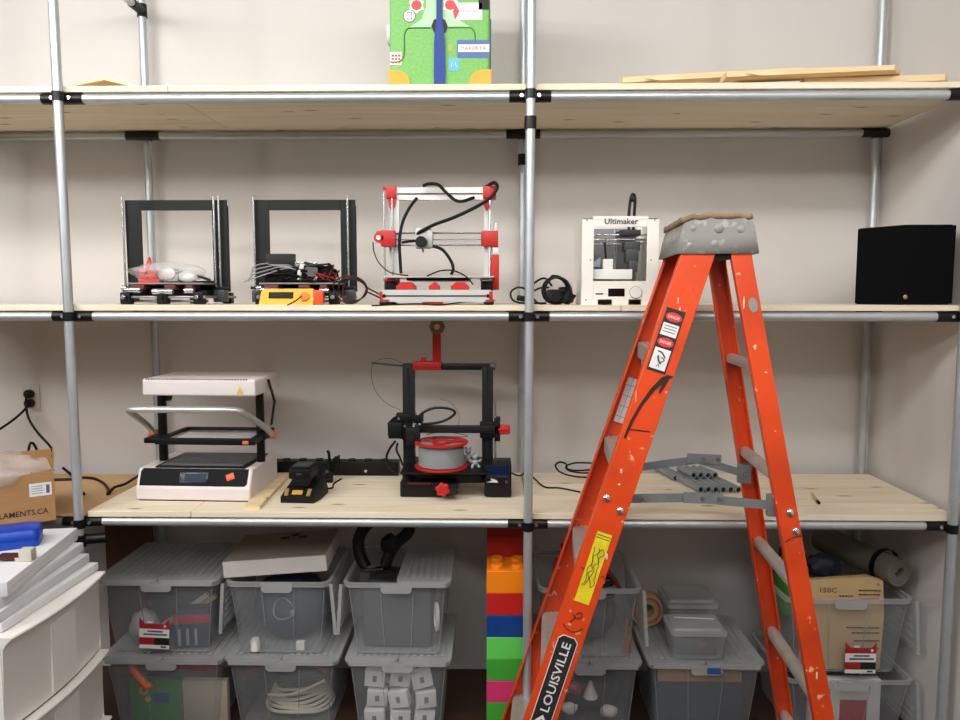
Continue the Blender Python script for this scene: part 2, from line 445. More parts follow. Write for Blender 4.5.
m = MB(); m.tube([(.064 + .0022 * k, -.0018, .256 + (.0042 if k % 2 else -.0032) * (1 if k % 5 else .3)) for k in range(31)], .0008, 5, 1); m.build('sticker_writing', M('mauve_ink', (150, 90, 150), .6), q)
sticker(t, black_m, .13, .165, .262, .32)
q = sticker(t, stick_w, -.166, -.128, .085, .127)
m = MB()
for i in range(3):
    for k in range(3): m.bx(-.161 + i * .011, -.153 + i * .011, -.002, -.0014, .090 + k * .011, .097 + k * .011)
m.build('sticker_mark', stick_r, q)
q = sticker(t, stick_b, .058, .164, .107, .165)
q2 = MB().bx(.062, .1655, -.0022, -.0014, .126, .150).build('sticker_face', stick_w, q)
m = MB(); m.text('MAKER FA', FRONT(.113, -.0022, .138), width=.085, height=.013, ext=.0006); m.build('sticker_writing', stick_r, q2)
q = sticker(t, stick_l, .030, .064, .066, .106)
m = MB(); m.tube([(.038, -.002, .078), (.043, -.002, .094), (.047, -.002, .083), (.051, -.002, .094), (.056, -.002, .078)], .0012, 5, 1); m.build('sticker_mark', stick_w, q)
sticker(t, M('sticker_gold', (170, 170, 70), .5), .026, .042, .130, .150)
# side stickers seen edge on
m = MB(); m.cyl((-W / 2 - .0005, .05, .20), (-W / 2 - .011, .05, .20), .035, n=24); plabel(m.build('side_knob', stick_w, t), 'white round knob on left side')
MB().bx(W / 2, W / 2 + .004, .02, .12, .06, .24, .001).build('side_sticker', stick_b, t)

# loose planks on the right of the top shelf (each a thin lath, pivoted by its own rotation)
def plank(label, u0, v0, u1, v1, Y, depth, thick=.012, yaw=0.0, point=False, roll=.0):
    a, b = at(u0, v0, Y), at(u1, v1, Y); ln = (b - a).length
    m = MB()
    if point:
        m.prism([(-ln / 2, -depth / 2), (ln / 2 - depth * .5, -depth / 2), (ln / 2, depth * .1), (ln / 2 - depth * .1, depth / 2), (-ln / 2, depth / 2)], thick, Matrix.Translation((0, 0, -thick / 2)))
    else: m.box((0, 0, 0), (ln, depth, thick), None, .001, 1)
    o = m.build('plank', ply2_m); o.location = (a + b) / 2
    x = (b - a).normalized()
    o.rotation_euler = (roll, -math.asin(x.z), yaw)
    return tag(o, label, 'plank', 'loose pine planks on the top shelf')
bz = T1 + .0135
def flatplank(label, u0, u1, y, depth, z, thick=.013, yaw=0.0, tilt=0.0, point=False):
    a = atz(u0, 70, z); 
    xa = at(u0, 70, y).x; xb = at(u1, 70, y).x; ln = xb - xa
    m = MB()
    if point:
        m.prism([(-ln / 2, -depth / 2), (ln / 2 - .05, -depth / 2), (ln / 2, depth * .25), (ln / 2 - .02, depth / 2), (-ln / 2, depth / 2)], thick, Matrix.Translation((0, 0, -thick / 2)))
    else: m.box((0, 0, 0), (ln, depth, thick), None, .001, 1)
    o = m.build('plank', ply2_m); o.location = ((xa + xb) / 2, y, z); o.rotation_euler = (0, -tilt, yaw)
    return tag(o, label, 'plank', 'loose pine planks on the top shelf')
flatplank('wide pine plank lying flat at the bottom of the plank pile on top shelf', 728, 946, .20, .24, T1 + .0075, .015)
flatplank('pine plank with pointed right end lying on the lowest plank of the pile', 800, 951, .13, .10, T1 + .026, .02, -.03, .014, True)
flatplank('pine plank slanting up to the right at left end of the plank pile', 620, 800, .16, .08, T1 + .054, .018, .03, .055)
flatplank('pine plank on top of the pile with a narrow tapered right tip', 724, 903, .075, .08, T1 + .041, .016, -.02, .03, True)
# thin offcut on the left
m = MB()
A, B, C_ = at(80, 88, .07), at(107, 78.5, .07), at(143, 87.5, .12)
m = MB()
th = .007
def slab(P, th):
    n = (P[1] - P[0]).cross(P[2] - P[0]).normalized()
    if n.z < 0: n = -n
    m.rings([[p for p in P], [p + n * th for p in P]])
base = V((-1.40, .13, T1))
slab([V((-.105, -.055, 0.002)), V((-.012, -.02, .034)), V((.0, .14, .034)), V((-.09, .12, .002))], th)
slab([V((-.012, -.02, .034)), V((.115, -.03, .002)), V((.10, .12, .002)), V((0, .14, .034))], th)
o = m.build('wood_offcut', ply2_m); tag(o, 'thin creased plywood offcut peaking in the middle, left end of top shelf', 'offcut', loc=(-1.405, .09, T1))

# ================================================================== MIDDLE SHELF
# ---- black steel printer frames
def printer_frame(label, loc, rods_right, parts_left=True):
    t = thing('open_printer', label, 'printer', loc, 0, None)
    w2, h, th, yf = .186, .376, .006, .03
    m = MB()
    m.bx(-w2, -w2 + .058, yf, yf + th, .045, h, .001, 1); m.bx(w2 - .055, w2, yf, yf + th, .045, h, .001, 1)
    m.bx(-w2 + .058, w2 - .055, yf, yf + th, h - .037, h, .001, 1); m.bx(-w2 + .058, w2 - .055, yf, yf + th, .045, .085, .001, 1)
    for sx in (-1, 1):   # stiffening flange behind each side
        m.bx(sx * w2 - (.005 if sx > 0 else 0), sx * w2 + (0 if sx > 0 else .005), yf + th, yf + .018, .045, h - .02)
    m.build('frame', matte_black, t)
    # vertical guide rods
    for x, y in ([(-w2 - .003, yf - .012)] + [(w2 - .055 + .012 + .018 * k, yf - .012) for k in range(rods_right)] if rods_right > 1 else [(-w2 + .006, yf - .012), (w2 - .026, yf - .012)]):
        m = MB(); m.cyl((x, y, .03), (x, y, h + .012), .004, n=10); m.build('guide_rod', steel_m, t)
    # bed on its Y rods
    MB().bx(-.128, .146, -.105, .02, .070, .076, .001, 1).build('bed', M('bed_plate', (150, 150, 150), .4, .5), t)
    for x in (-.08, .10):
        MB().cyl((x, -.12, .048), (x, .15, .048), .004, n=10).build('bed_rod', steel_m, t)
    for x in (-.120, .158):
        MB().cyl((x, -.13, .026), (x, .17, .026), .005, n=10).build('threaded_rod', M('threaded_rod', (150, 150, 150), .4, .8, var=.3, scale=120), t)
    for y in (-.118, -.092, .155):
        MB().cyl((-.135, y, .026 if y != -.092 else .012), (.155, y, .026 if y != -.092 else .012), .0048, n=10).build('threaded_rod', _mats['threaded_rod'], t)
    for x in (-.118, .136, .01):
        for y in (-.115, .155):
            m = MB(); m.box((x, y, .022), (.034, .034, .042), None, .004)
            m.cyl((x, y - .018, .026), (x, y - .026, .026), .009, n=6); m.build('corner_block', black_m, t)
    for x in (-.118, .136):
        for y in (-.1455, ):
            m = MB(); m.cyl((x, y, .026), (x, y + .004, .026), .0085, n=6); m.cyl((x, y - .006, .026), (x, y, .026), .005, n=8); m.build('nut', steel_m, t)
    for sx in (-1, 1):
        m = MB(); m.box((sx * .164, yf - .022, .03), (.042, .042, .044), None, .003); m.build('z_motor', M('motor_grey', (70, 71, 74), .4, .5), t)
        m = MB(); m.bx(sx * .164 - .024, sx * .164 + .022, yf - .046, yf + .0, .054, .064, .002); m.build('motor_mount', black_m, t)
    for a_, b_, r_ in (((-.11, -.135, .05), (-.06, -.135, .05), .009), ((-.02, -.13, .045), (.05, -.13, .045), .010), ((.09, -.128, .048), (.12, -.128, .048), .009), ((-.128, -.125, .056), (-.112, -.125, .056), .010)):
        MB().cyl(a_, b_, r_, n=12).build('bearing', steel_m, t)
    for x0_, x1_ in ((-.11, -.06), (.01, .05), (.085, .11)):
        MB().bx(x0_, x1_, -.11, -.04, .052, .068, .003).build('carriage_block', M('dark_red_part', (96, 26, 26), .5), t)
    MB().bx(-.12, .14, -.06, .02, .030, .050, .004).build('carriage', black_m, t)
    return t
p1x = at(179, 300, .25).x; p2x = at(306, 300, .25).x
pf1 = printer_frame('black steel printer frame with a plastic bag of red parts heaped on it', (p1x, .22, T2), 2)
pf2 = printer_frame('black steel printer frame loaded with black wiring behind the yellow meter', (p2x, .22, T2), 1)
# parts heaped on the first frame
bagz = T2 + .0762
o = MB().blob((0, 0, 0), (.135, .075, .036), .22, 5, 3, 3).build('parts_bag', bag_m); tag(o, 'crumpled clear plastic bag on the first black printer frame', 'plastic bag', loc=(p1x - .005, .175, bagz + .036))
def red_piece(m):
    m.bx(-.04, .035, -.015, .02, 0, .012, .002); m.bx(-.035, -.012, -.015, .02, .012, .05, .003); m.bx(-.008, .02, -.012, .02, .012, .044, .003)
    m.cyl((-.024, -.016, .03), (-.024, .02, .03), .012, n=14); m.prism([(-.012, 0), (.004, .03), (-.002, .05), (-.014, .02)], .012, Matrix(((1, 0, 0, .0), (0, 0, 1, -.01), (0, 1, 0, .04), (0, 0, 0, 1))))
m = MB(); red_piece(m); o = m.build('printed_bracket', M('red_translucent', (222, 66, 58), .4, var=.1)); tag(o, 'red printed bracket in the bag on the first printer frame', 'printed part', loc=(p1x - .050, .145, bagz))
m = MB(); m.lathe([(.006, -.006), (.02, -.008), (.023, 0), (.02, .008), (.006, .006)], (0, 0, 0), (.5, -.8, .35), 20)
o = m.build('roller', white_m); tag(o, 'white round roller beside the red bracket in the bag', 'roller', loc=(p1x + .014, .14, bagz + .030))
m = MB(); m.blob((0, 0, 0), (.034, .02, .02), .2, 4, 2, 8)
o = m.build('wrapped_part', white_m); tag(o, 'white wrapped part at the right of the parts bag', 'part', loc=(p1x + .080, .145, bagz + .021))
m = MB()
m.tube([(-.02, -.01, .02), (.01, -.03, .045), (.06, -.03, .03), (.1, -.01, .02), (.115, .02, .01), (.05, .03, .03), (-.01, .02, .035)], .0045, 7, 5, True)
m.box((.035, 0, .012), (.05, .03, .022), (0, .1, .4), .003)
o = m.build('belt_coil', greydark_m); tag(o, 'dark grey coil of drive belt in the parts bag', 'belt', loc=(p1x + .02, .18, bagz))

# parts on the second frame
m = MB(); m.bx(-.052, .052, 0, .03, 0, .105, .003); t = m.build('electronics_box', black_m)
tag(t, 'black electronics box standing behind the wiring on the second printer frame', 'electronics', loc=(at(280, 262, .23).x, .225, T2 + .0765))
t = thing('extruder_assembly', 'black extruder carriage heaped with connectors on the second printer frame', 'extruder', (p2x + .045, .165, T2 + .0802))
m = MB(); m.box((0, .01, .032), (.075, .06, .06), (0, .25, .3), .004); m.box((.055, 0, .025), (.05, .05, .048), (.2, -.2, .1), .004); m.box((-.05, -.01, .015), (.045, .05, .028), (0, 0, .2), .003); m.build('body', black_m, t)
m = MB(); m.lathe([(.008, 0), (.022, 0), (.022, .012), (.008, .012)], (.01, -.035, .035), (0, -1, .2), 20); m.build('fan', greydark_m, t)
m = MB(); m.bx(-.06, .02, .0, .02, .062, .067, .001); m.box((-.02, -.03, .045), (.04, .004, .03), (0, .3, 0)); m.build('bracket', steel_m, t)
for i, (x, y, z) in enumerate(((-.035, -.035, .03), (-.025, -.042, .052), (.02, -.04, .012), (-.03, -.045, .010))):
    MB().box((x, y, z), (.014, .012, .018), (0, .2 * i, .3), .002).build('connector_plug', white_m, t)
wire_m = M('grey_wire', (150, 150, 148), .5); wirer = M('red_wire', (150, 40, 40), .5)
t = thing('wire_bundle', 'tangle of black and grey wires across the second printer frame', 'wires', (p2x, .165, T2 + .0762))
m = MB()
rnd = random.Random(5)
def tangle(m, n, box, r, rnd, k=6):
    for i in range(n):
        pts = [(rnd.uniform(*box[0]), rnd.uniform(*box[1]), rnd.uniform(*box[2])) for _ in range(k)]
        pts.sort(key=lambda p: p[0] + rnd.uniform(-.06, .06)); m.tube(pts, r, 6, 5)
tangle(m, 12, ((-.13, .14), (-.06, .02), (.004, .065)), .0035, rnd); m.build('black_wire', cord_m, t)
m = MB()
for k in range(4):
    m.tube([(-.185 + .012 * k, -.03 - .01 * k, .004), (-.15, -.04, .014 + .013 * k), (-.10, -.045, .03 + .012 * k), (-.03 - .02 * k, -.03, .05 + .004 * k), (.02, -.02, .03 + .01 * k)], .0022, 7, 6)
m.build('grey_wire', wire_m, t)
m = MB(); tangle(m, 4, ((.02, .15), (-.06, .0), (.005, .05)), .0018, rnd); m.build('red_wire', wirer, t)
# yellow meter
t = thing('multimeter', 'yellow multimeter lying on its side before the second printer frame', 'multimeter', (at(290, 303, .04).x, .034, T2), 0)
yel = M('yellow_housing', (246, 176, 22), .45, var=.05)
mlean = Euler((math.radians(-14), 0, 0)).to_matrix().to_4x4()
L2, HH = .098, .056
poly = [(-L2 - .006, 0), (L2 * .8, 0), (L2 * .8, .012), (L2 * .85, HH * .5), (L2 * .8, HH), (-L2 + .012, HH), (-L2, HH * .8)]
mt = mlean @ Matrix(((1, 0, 0, 0), (0, 0, 1, 0), (0, 1, 0, 0), (0, 0, 0, 1)))
m = MB(); m.prism(poly, .036, mt); b = m.build('housing', yel, t)
m = MB(); m.box(mlean @ V((-.03, -.001, .033)), (.083, .003, .022), mlean, .001); m.build('display', M('lcd_dark', (40, 36, 28), .6, spec=.2), t)
m = MB(); m.lathe([(.016, 0), (.015, .007), (.001, .007)], mlean @ V((.05, 0, .028)), mlean.to_3x3() @ V((0, -1, 0)), 20); m.build('dial', M('orange_dial', (244, 120, 22), .45), t)
m = MB(); m.bx(L2 * .8 - .002, L2 + .014, .005, .034, .002, .05, .006); plabel(m.build('probe_socket', M('red_orange', (216, 84, 30), .45), t), 'red-orange end block')
m = MB(); m.tube([(.045, -.012, .03), (.03, -.03, .014), (.012, -.04, .003), (.004, -.041, -.001)], .0024, 7, 6); m.build('test_lead', cord_m, t)

# cord bundle between frame 2 and the red printer
m = MB()
for k in range(3):
    cx = .0 + .006 * k
    m.tube([(cx + .055 * math.cos(a) * (1 - .12 * k), -.01 + .03 * math.sin(a * 2 + k), .05 + .046 * math.sin(a) * (1 - .1 * k)) for a in [2 * PI * q / 10 for q in range(10)]], .0026, 6, 4, True)
m.tube([(.05, 0, .06), (.09, 0, .04), (.13, .0, .015), (.14, .01, .004), (.155, .02, .004)], .003, 7, 6)
m.tube([(.05, .01, .045), (.085, .01, .03), (.12, .02, .01), (.15, .03, .003)], .003, 7, 6)
o = m.build('power_lead', M('dark_red_cord', (60, 24, 24), .5)); tag(o, 'dark looped lead trailing right of the second printer frame to the red printer', 'cord', loc=(at(350, 300, .05).x, .060, T2))

# ---- red desktop printer
t = thing('desktop_printer', 'red and silver open-frame printer with black cable loops on middle shelf', 'printer', (at(441, 300, .2).x, .2, T2))
px = lambda u: at(u, 300, .2).x - t.location.x
pf = lambda u: at(u, 300, .04).x - t.location.x
pz = lambda v: at(441, v, .2).z - T2
def ext(a, b, s=.02, parent=None, name='extrusion'):
    m = MB(); m.bar(a, b, s, s); 
    d = (V(b) - V(a)).normalized()
    return m.build(name, silver_m, parent or t)
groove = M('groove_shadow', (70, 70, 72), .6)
e = ext((pf(382), -.16, .030), (pf(491), -.16, .030), .040)
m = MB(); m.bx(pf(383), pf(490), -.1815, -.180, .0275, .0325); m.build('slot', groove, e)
for x in (pf(385), pf(488)):
    m = MB(); m.cyl((x, -.183, .03), (x, -.179, .03), .006, n=12); m.build('bolt', black_m, e)
    ext((x, -.14, .030), (x, .16, .030), .028)
ext((px(383), .17, .030), (px(491), .17, .030), .030)
for u in (383, 488):
    px_ = px; px = pf; m = MB(); m.bx(px(u) - .010, px(u) + .018, -.178, -.13, 0, .012, .003); px = px_; m.bx(px(u) - .018, px(u) + .022, .13, .178, 0, .015, .003); px = pf; m.build('foot', black_m, t)
    m = MB(); m.bx(px(u) - .008, px(u) + .024, -.184, -.12, .012, .018, .002); m.bx(px(u) - (.008 if u < 400 else -.004), px(u) + (.002 if u < 400 else .016), -.1835, -.15, .018, .045, .002); m.build('corner_bracket', redp_m, t); px = px_
m = MB(); m.bx(px(427), px(446), -.176, -.14, .0005, .0105, .002); m.build('clip', redp_m, t)
# uprights, two per side
for u in (391.5, 397.5):
    ext((px(u), .0 + (.012 if u < 395 else 0), .045), (px(u), .0, pz(195)), .013 if u < 395 else .019)
for u in (486, 490.5): ext((px(u), .0, .045), (px(u), 0, pz(195)), .014)
m = MB()
for u in (386, 394, 490):
    m.cyl((px(u), -.02, .05), (px(u), -.02, pz(193)), .0035, n=8)
m.build('guide_rod', steel_m, t)
e = ext((px(398), 0, pz(191)), (px(485), 0, pz(191)), .022); e2 = ext((px(398), 0, pz(197.3)), (px(485), 0, pz(197.3)), .02)
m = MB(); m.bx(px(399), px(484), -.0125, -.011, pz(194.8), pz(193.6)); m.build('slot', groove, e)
def red_corner(x0, x1, s):
    m = MB(); m.bx(x0, x1, -.024, .024, pz(199), pz(187), .003)
    xm = x1 if s < 0 else x0
    m.prism([(0, 0), (.03, 0), (.024, -.03), (.012, -.045), (.004, -.03)], .036, Matrix(((1, 0, 0, x1 - .03 if s < 0 else x0), (0, 0, 1, -.018), (0, 1, 0, pz(198.6)), (0, 0, 0, 1))))
    m.bx(x0 - .012 if s < 0 else x0, x1 if s < 0 else x1 + .006, -.02, .02, pz(189.5), pz(187), .002)
    m.build('top_bracket', redp_m, t)
red_corner(px(388), px(398), -1); red_corner(px(483), px(496), 1)
# gantry
m = MB(); m.bx(px(383), px(397), -.04, .02, pz(247), pz(231), .004); m.bx(px(378), px(384), -.035, .01, pz(240), pz(231.5), .006); m.cyl((px(381), -.04, pz(238.5)), (px(381), .01, pz(238.5)), .017, n=20); b = m.build('gantry_end', redp_m, t)
m = MB(); m.cyl((px(381), -.046, pz(238.5)), (px(381), -.039, pz(238.5)), .008, n=18); m.build('bearing', white_m, b)
m = MB(); m.bx(px(483), px(498), -.04, .02, pz(247), pz(231.5), .004); m.bx(px(481), px(485), -.03, .01, pz(245), pz(232), .002); m.build('gantry_end', redp_m, t)
for v in (233.5, 240, 245.5): MB().cyl((px(395), -.015, pz(v)), (px(484), -.015, pz(v)), .0035 if v != 240 else .002, n=8).build('gantry_rod', steel_m, t)
m = MB(); m.bx(px(417), px(432), -.045, .01, pz(249), pz(229), .004); m.bx(px(429), px(434), -.05, -.01, pz(248), pz(232), .002); m.build('extruder_body', M('extruder_grey', (176, 176, 174), .4, .3), t)
m = MB(); m.lathe([(.006, 0), (.02, 0), (.02, .014), (.006, .014)], (px(423), -.046, pz(243)), (0, -1, 0), 20); m.build('extruder_fan', black_m, t)
m = MB(); m.cyl((px(424), -.02, pz(249)), (px(424), -.02, pz(253)), .006, .002, 10); m.build('nozzle', steel_m, t)
# bed, carriage, motors
MB().bx(px(389), px(494), -.12, .12, pz(278.5), pz(277), .001, 1).build('bed', M('bed_glass', (196, 198, 198), .3, .2), t)
MB().bx(px(410), px(470), -.10, .10, pz(281), pz(278.6), .001, 1).build('bed_heater', black_m, t)
m = MB()
for u0, u1 in ((401, 419), (432, 442), (453, 470)):
    x0, x1 = px(u0), px(u1); m.prism([(x0, 0), (x1, 0), (x1, .012), (x1 - .015, .026), (x0 + .018, .026), (x0, .012)], .05, Matrix(((1, 0, 0, 0), (0, 0, 1, -.13), (0, 1, 0, pz(290)), (0, 0, 0, 1))))
m.build('bed_mount', redp_m, t)
for u in (393, 487):
    m = MB(); m.box((px(u), -.04, pz(285.5)), (.042, .042, .036), None, .003); m.build('z_motor', black_m, t)
    m = MB(); m.bx(px(u) - .024, px(u) + .02, -.065, -.015, pz(281.5), pz(278.8), .002); m.build('motor_mount', redp_m if u < 400 else steel_m, t)
m = MB(); m.bx(px(491), px(499), -.03, .01, pz(290), pz(255), .002); m.build('cable_guard', redp_m, t)
m = MB(); m.cyl((px(495.5), 0, pz(231)), (px(495.5), 0, pz(223.5)), .009, n=14); m.bx(px(493), px(498), -.03, .0, pz(254), pz(249), .001); plabel(m.build('spacer', white_m, t), 'white spacer')
hose = MB()
P = lambda u, v, y=-.05: V((px(u), y, pz(v)))
hose.tube([P(425, 188), P(431, 186), P(440, 187), P(447, 194), P(456, 202), P(464, 203), P(474, 198.5, -.02)], .0058, 9, 6)
hose.tube([P(486, 187, -.0), P(494, 185), P(497, 190), P(490, 200), P(476, 209), P(455, 219), P(436, 226), P(424, 232), P(419, 235, -.04)], .0062, 9, 6)
hose.tube([P(418, 199, -.02), P(411, 211), P(405, 224), P(402, 240), P(402, 255), P(403, 274)], .0056, 9, 6)
hose.tube([P(404, 243.5), P(411, 242.5), P(417, 241.5, -.04)], .005, 9, 4)
hose.tube([P(434, 247), P(444, 251), P(452, 262), P(454, 270), P(452, 275)], .0056, 9, 6)
hose.build('cable_sleeve', cord_m, t)
thin = MB()
thin.tube([P(376, 243), P(377, 253), P(382, 264), P(393, 273), P(410, 276)], .0022, 6, 6)
thin.tube([P(430, 277, -.12), P(443, 272, -.12), P(456, 272, -.12), P(468, 278, -.12), P(474, 285, -.14)], .0026, 6, 6)
thin.tube([P(380, 305, -.182), P(420, 303.2, -.184), P(445, 304, -.184), P(462, 302, -.18), P(478, 301, -.15)], .0022, 6, 6)
thin.build('thin_cable', cord_m, t)
m = MB(); m.tube([P(401, 256), P(403, 268), P(406, 276)], .002, 6, 5); plabel(m.build('tape_strip', M('salmon', (206, 140, 120), .5), t), 'salmon coloured wire')

# ---- power supply with cord, behind the centre post
t = thing('power_adaptor', 'black power adaptor with coiled cord left of the white printer', 'power adaptor', (at(556, 304, .12).x, .12, T2))
q = lambda u, v, y=0: V((at(u, v, .12).x - t.location.x, y, max(at(u, v, .12).z - T2, .005)))
m = MB(); m.box(q(557, 296.5, .02) * 1.0, (.052, .075, .045), (0, .12, .35), .006); m.box((q(565, 295, .03)), (.035, .05, .058), (0, -.1, 0), .006); m.blob(q(566, 298, .0), (.03, .03, .022), .3, 5, 3, 2); m.build('body', black_m, t)
m = MB()
for k in range(3):
    m.tube([q(554, 294, -.03) + V((.042 * math.cos(a), -.006 * k, .044 * math.sin(a))) + V((.004 * k, 0, .012)) for a in [2 * PI * i / 12 for i in range(12)]], .0042, 7, 4, True)
m.lathe([(.006, 0), (.017, 0), (.017, .02), (.006, .02)], q(554, 297, -.05) + V((0, 0, 0)), (0, -1, 0), 18)
m.build('cord_coil', cord_m, t)
m = MB()
m.tube([q(552, 286, 0), q(545, 278.5, -.01), q(537, 281, -.02), q(530, 287, -.02)], .0036, 7, 6)
m.tube([q(549, 283), q(552, 276), q(560, 277), q(563, 281)], .0036, 7, 6)
m.tube([q(549, 287.5, -.01), q(540, 288, -.01), q(532, 292)], .0034, 7, 6)
m.tube([q(546, 303, -.02), q(538, 303, -.02), q(531, 296, .0), q(526, 289.5, .0), q(518, 287.5), q(511, 292), q(512, 299), q(518, 302.5), q(527, 303.3), q(545, 303.2)], .0036, 7, 6)
m.tube([q(566, 281, -.02), q(569, 287, -.03), q(571, 295, -.02), q(572, 302, -.01)], .0046, 7, 6)
m.build('cord', cord_m, t)
m = MB(); m.box(q(521, 298.3), (.03, .022, .02), (0, .2, 0), .006); m.build('plug', black_m, t)

# ---- white enclosed printer
t = thing('enclosed_printer', 'small white enclosed printer with black display and knob, middle shelf', 'printer', (at(619.5, 300, .06).x, .06, T2))
W, H, D = .256, .285, .25
wx = lambda u: at(u, 300, .06).x - t.location.x
wz = lambda v: at(620, v, .06).z - T2
wh = M('white_panel', (238, 234, 226), .45, var=.02); gp = M('grey_inside', (140, 140, 140), .6)
x0, x1, z0, z1 = wx(593), wx(646), wz(281), wz(227)
th = .006; zb = .012
m = MB()
m.bx(-W / 2, x0, 0, th, .018, H, .001, 1); m.bx(x1, W / 2, 0, th, .018, H, .001, 1); m.bx(x0, x1, 0, th, z1, H, .001, 1); m.bx(x0, x1, 0, th, .018, z0, .001, 1)
# feet tabs under the front
m.bx(-W / 2, -W / 2 + .055, 0, th, 0, .018); m.bx(W / 2 - .055, W / 2, 0, th, 0, .018); m.bx(-.025, .03, 0, th, 0, .018)
m.bx(wx(592), wx(647), -.001, .001, H - .002, H + .010, .001, 1)
m.build('front_panel', wh, t)
MB().bx(-W / 2, -W / 2 + th, th, D, 0, H, .001, 1).build('side_panel', wh, t)
MB().bx(W / 2 - th, W / 2, th, D, 0, H, .001, 1).build('side_panel', wh, t)
MB().bx(-W / 2 + th, W / 2 - th, D - th, D, .0, H, .001, 1).build('back_panel', wh, t)
MB().bx(-W / 2 + th, W / 2 - th, th, D - th, .07, .076).build('floor_panel', wh, t)
m = MB()
for sx in (-1, 1): m.bx(sx * (W / 2) - (.045 if sx > 0 else -.004), sx * (W / 2) + (-.004 if sx > 0 else .045), .006, .03, H - .004, H + .003, .001, 1)
m.build('top_cap', black_m, t)
m = MB(); m.text('Ultimaker', FRONT(wx(620), -.0012, wz(221.3)), width=.112, height=.019, ext=.001, bold=.012); m.build('name_lettering', ink, t)
# inside: rods, bed, head
m = MB(); m.bx(x0 - .01, x1 + .01, D - .012, D - .0065, .08, H - .01); m.build('inner_back', gp, t)
m = MB()
for u in (598, 622): m.cyl((wx(u), .16, .08), (wx(u), .16, H - .02), .006, n=10)
m.build('lift_rod', steel_m, t)
m = MB()
for v in (232, 237, 241): m.cyl((-W / 2 + .01, .12, wz(v)), (W / 2 - .01, .12, wz(v)), .004, n=10)
m.build('gantry_rod', steel_m, t)
m = MB(); m.bx(wx(593.5), wx(633), .02, .19, wz(279), wz(269), .002); m.bx(wx(604), wx(614), .03, .06, wz(269), wz(258.5), .002); m.build('platform', white_m, t)
m = MB(); m.prism([(wx(590), wz(266)), (wx(603), wz(256)), (wx(603), wz(266))], .02, Matrix(((1, 0, 0, 0), (0, 0, 1, .07), (0, 1, 0, 0), (0, 0, 0, 1)))); m.build('bed_spring_block', M('pale_blue', (176, 182, 206), .5), t)
m = MB(); m.bx(wx(628), wx(641), .05, .10, wz(262), wz(248), .004); m.bx(wx(631), wx(640), .045, .09, wz(272), wz(260), .006); m.bx(wx(627), wx(643), .06, .12, wz(250), wz(240), .004); m.bx(wx(625), x1 - .001, .10, .2, wz(233), wz(227), .002); plabel(m.build('print_head', greydark_m, t), 'dark grey print head')
m = MB(); m.tube([(wx(610), .10, wz(257)), (wx(609), .10, wz(249)), (wx(609), .11, wz(240))], .0035, 8, 5); m.build('inner_tube', black_m, t)
m = MB(); m.bx(wx(595.5), wx(603), -.0006, .001, wz(294.6), wz(293.2)); m.build('card_slot', black_m, t)
m = MB(); m.bx(wx(608), wx(624.5), -.0012, .001, wz(296.5), wz(288.5), .0004, 1); m.build('display', screen_m, t)
m = MB(); m.lathe([(.0195, 0), (.0195, .004), (.0175, .007), (.001, .007)], (wx(635.5), 0, wz(292.5)), (0, -1, 0), 28); k = m.build('knob', white_m, t)
m = MB(); m.lathe([(.0195, .0), (.0210, .0), (.0210, .0012), (.0195, .0012)], (wx(635.5), 0, wz(292.5)), (0, -1, 0), 28, True); m.build('knob_ring', gp, k)
m = MB()
zt = H
m.tube([(wx(634.5), .12, H - .04), (wx(634), .12, H + .03), (wx(635.5), .12, H + .08), (wx(637.5), .12, H + .098), (wx(640), .12, H + .085), (wx(639.5), .12, H + .03), (wx(638.5), .12, H - .04)], .0052, 8, 5)
m.bx(wx(634.5), wx(641), .113, .127, H + .072, H + .092, .003); m.build('feed_tube', black_m, t)
m = MB()
for u, v in ((586, 220), (586, 300), (653, 220), (653, 300), (590, 260), (650, 260)): m.cyl((wx(u), 0, wz(v)), (wx(u), -.0012, wz(v)), .0028, n=10)
m.build('screw', gp, t)

# ---- loudspeaker with two angled faces
A, B, C_ = at(855, 303, .2), at(904, 304, .06), at(949.5, 304, .06)
t = thing('loudspeaker', 'black loudspeaker with two angled cloth faces at right end of middle shelf', 'loudspeaker', (B.x, .06, T2))
hs = at(904, 224.5, .06).z - T2
poly = [(A.x - B.x, .14), (-.006, .002), (.0, 0), (.006, -.0), (C_.x - B.x, 0), (C_.x - B.x - .01, .2), (A.x - B.x + .15, .30)]
def off(pl, d):
    cx = sum(p[0] for p in pl) / len(pl); cy = sum(p[1] for p in pl) / len(pl)
    return [(cx + (p[0] - cx) * d, cy + (p[1] - cy) * d) for p in pl]
m = MB(); m.prism(off(poly, .97), hs, Matrix.Translation((0, 0, 0))); m.build('cabinet', M('black_cabinet', (12, 12, 13), .5, spec=.3), t)
grille = M('speaker_cloth', (9, 9, 10), .9, var=.2, scale=300, spec=.1)
m = MB(); a0, b0, c0 = V((A.x - B.x, .14, 0)), V((0, 0, 0)), V((C_.x - B.x, 0, 0))
m.rings([[a0 + V((-.004, -.006, .004)), b0 + V((0, -.008, .004)), c0 + V((.003, -.008, .004)), c0 + V((.003, .002, .004)), b0 + V((0, .003, .004)), a0 + V((.004, .004, .004))],
         [a0 + V((-.004, -.006, hs - .003)), b0 + V((0, -.008, hs - .003)), c0 + V((.003, -.008, hs - .003)), c0 + V((.003, .002, hs - .003)), b0 + V((0, .003, hs - .003)), a0 + V((.004, .004, hs - .003))]])
m.build('grille', grille, t)
m = MB(); m.lathe([(.0001, .0015), (.006, .0012), (.0075, 0)], (-.001, -.008, hs * .10), (0, -1, 0), 24)
bdg = m.build('badge', M('copper_badge', (196, 150, 110), .3, .7), t); bdg.scale = (1, 1, 1)
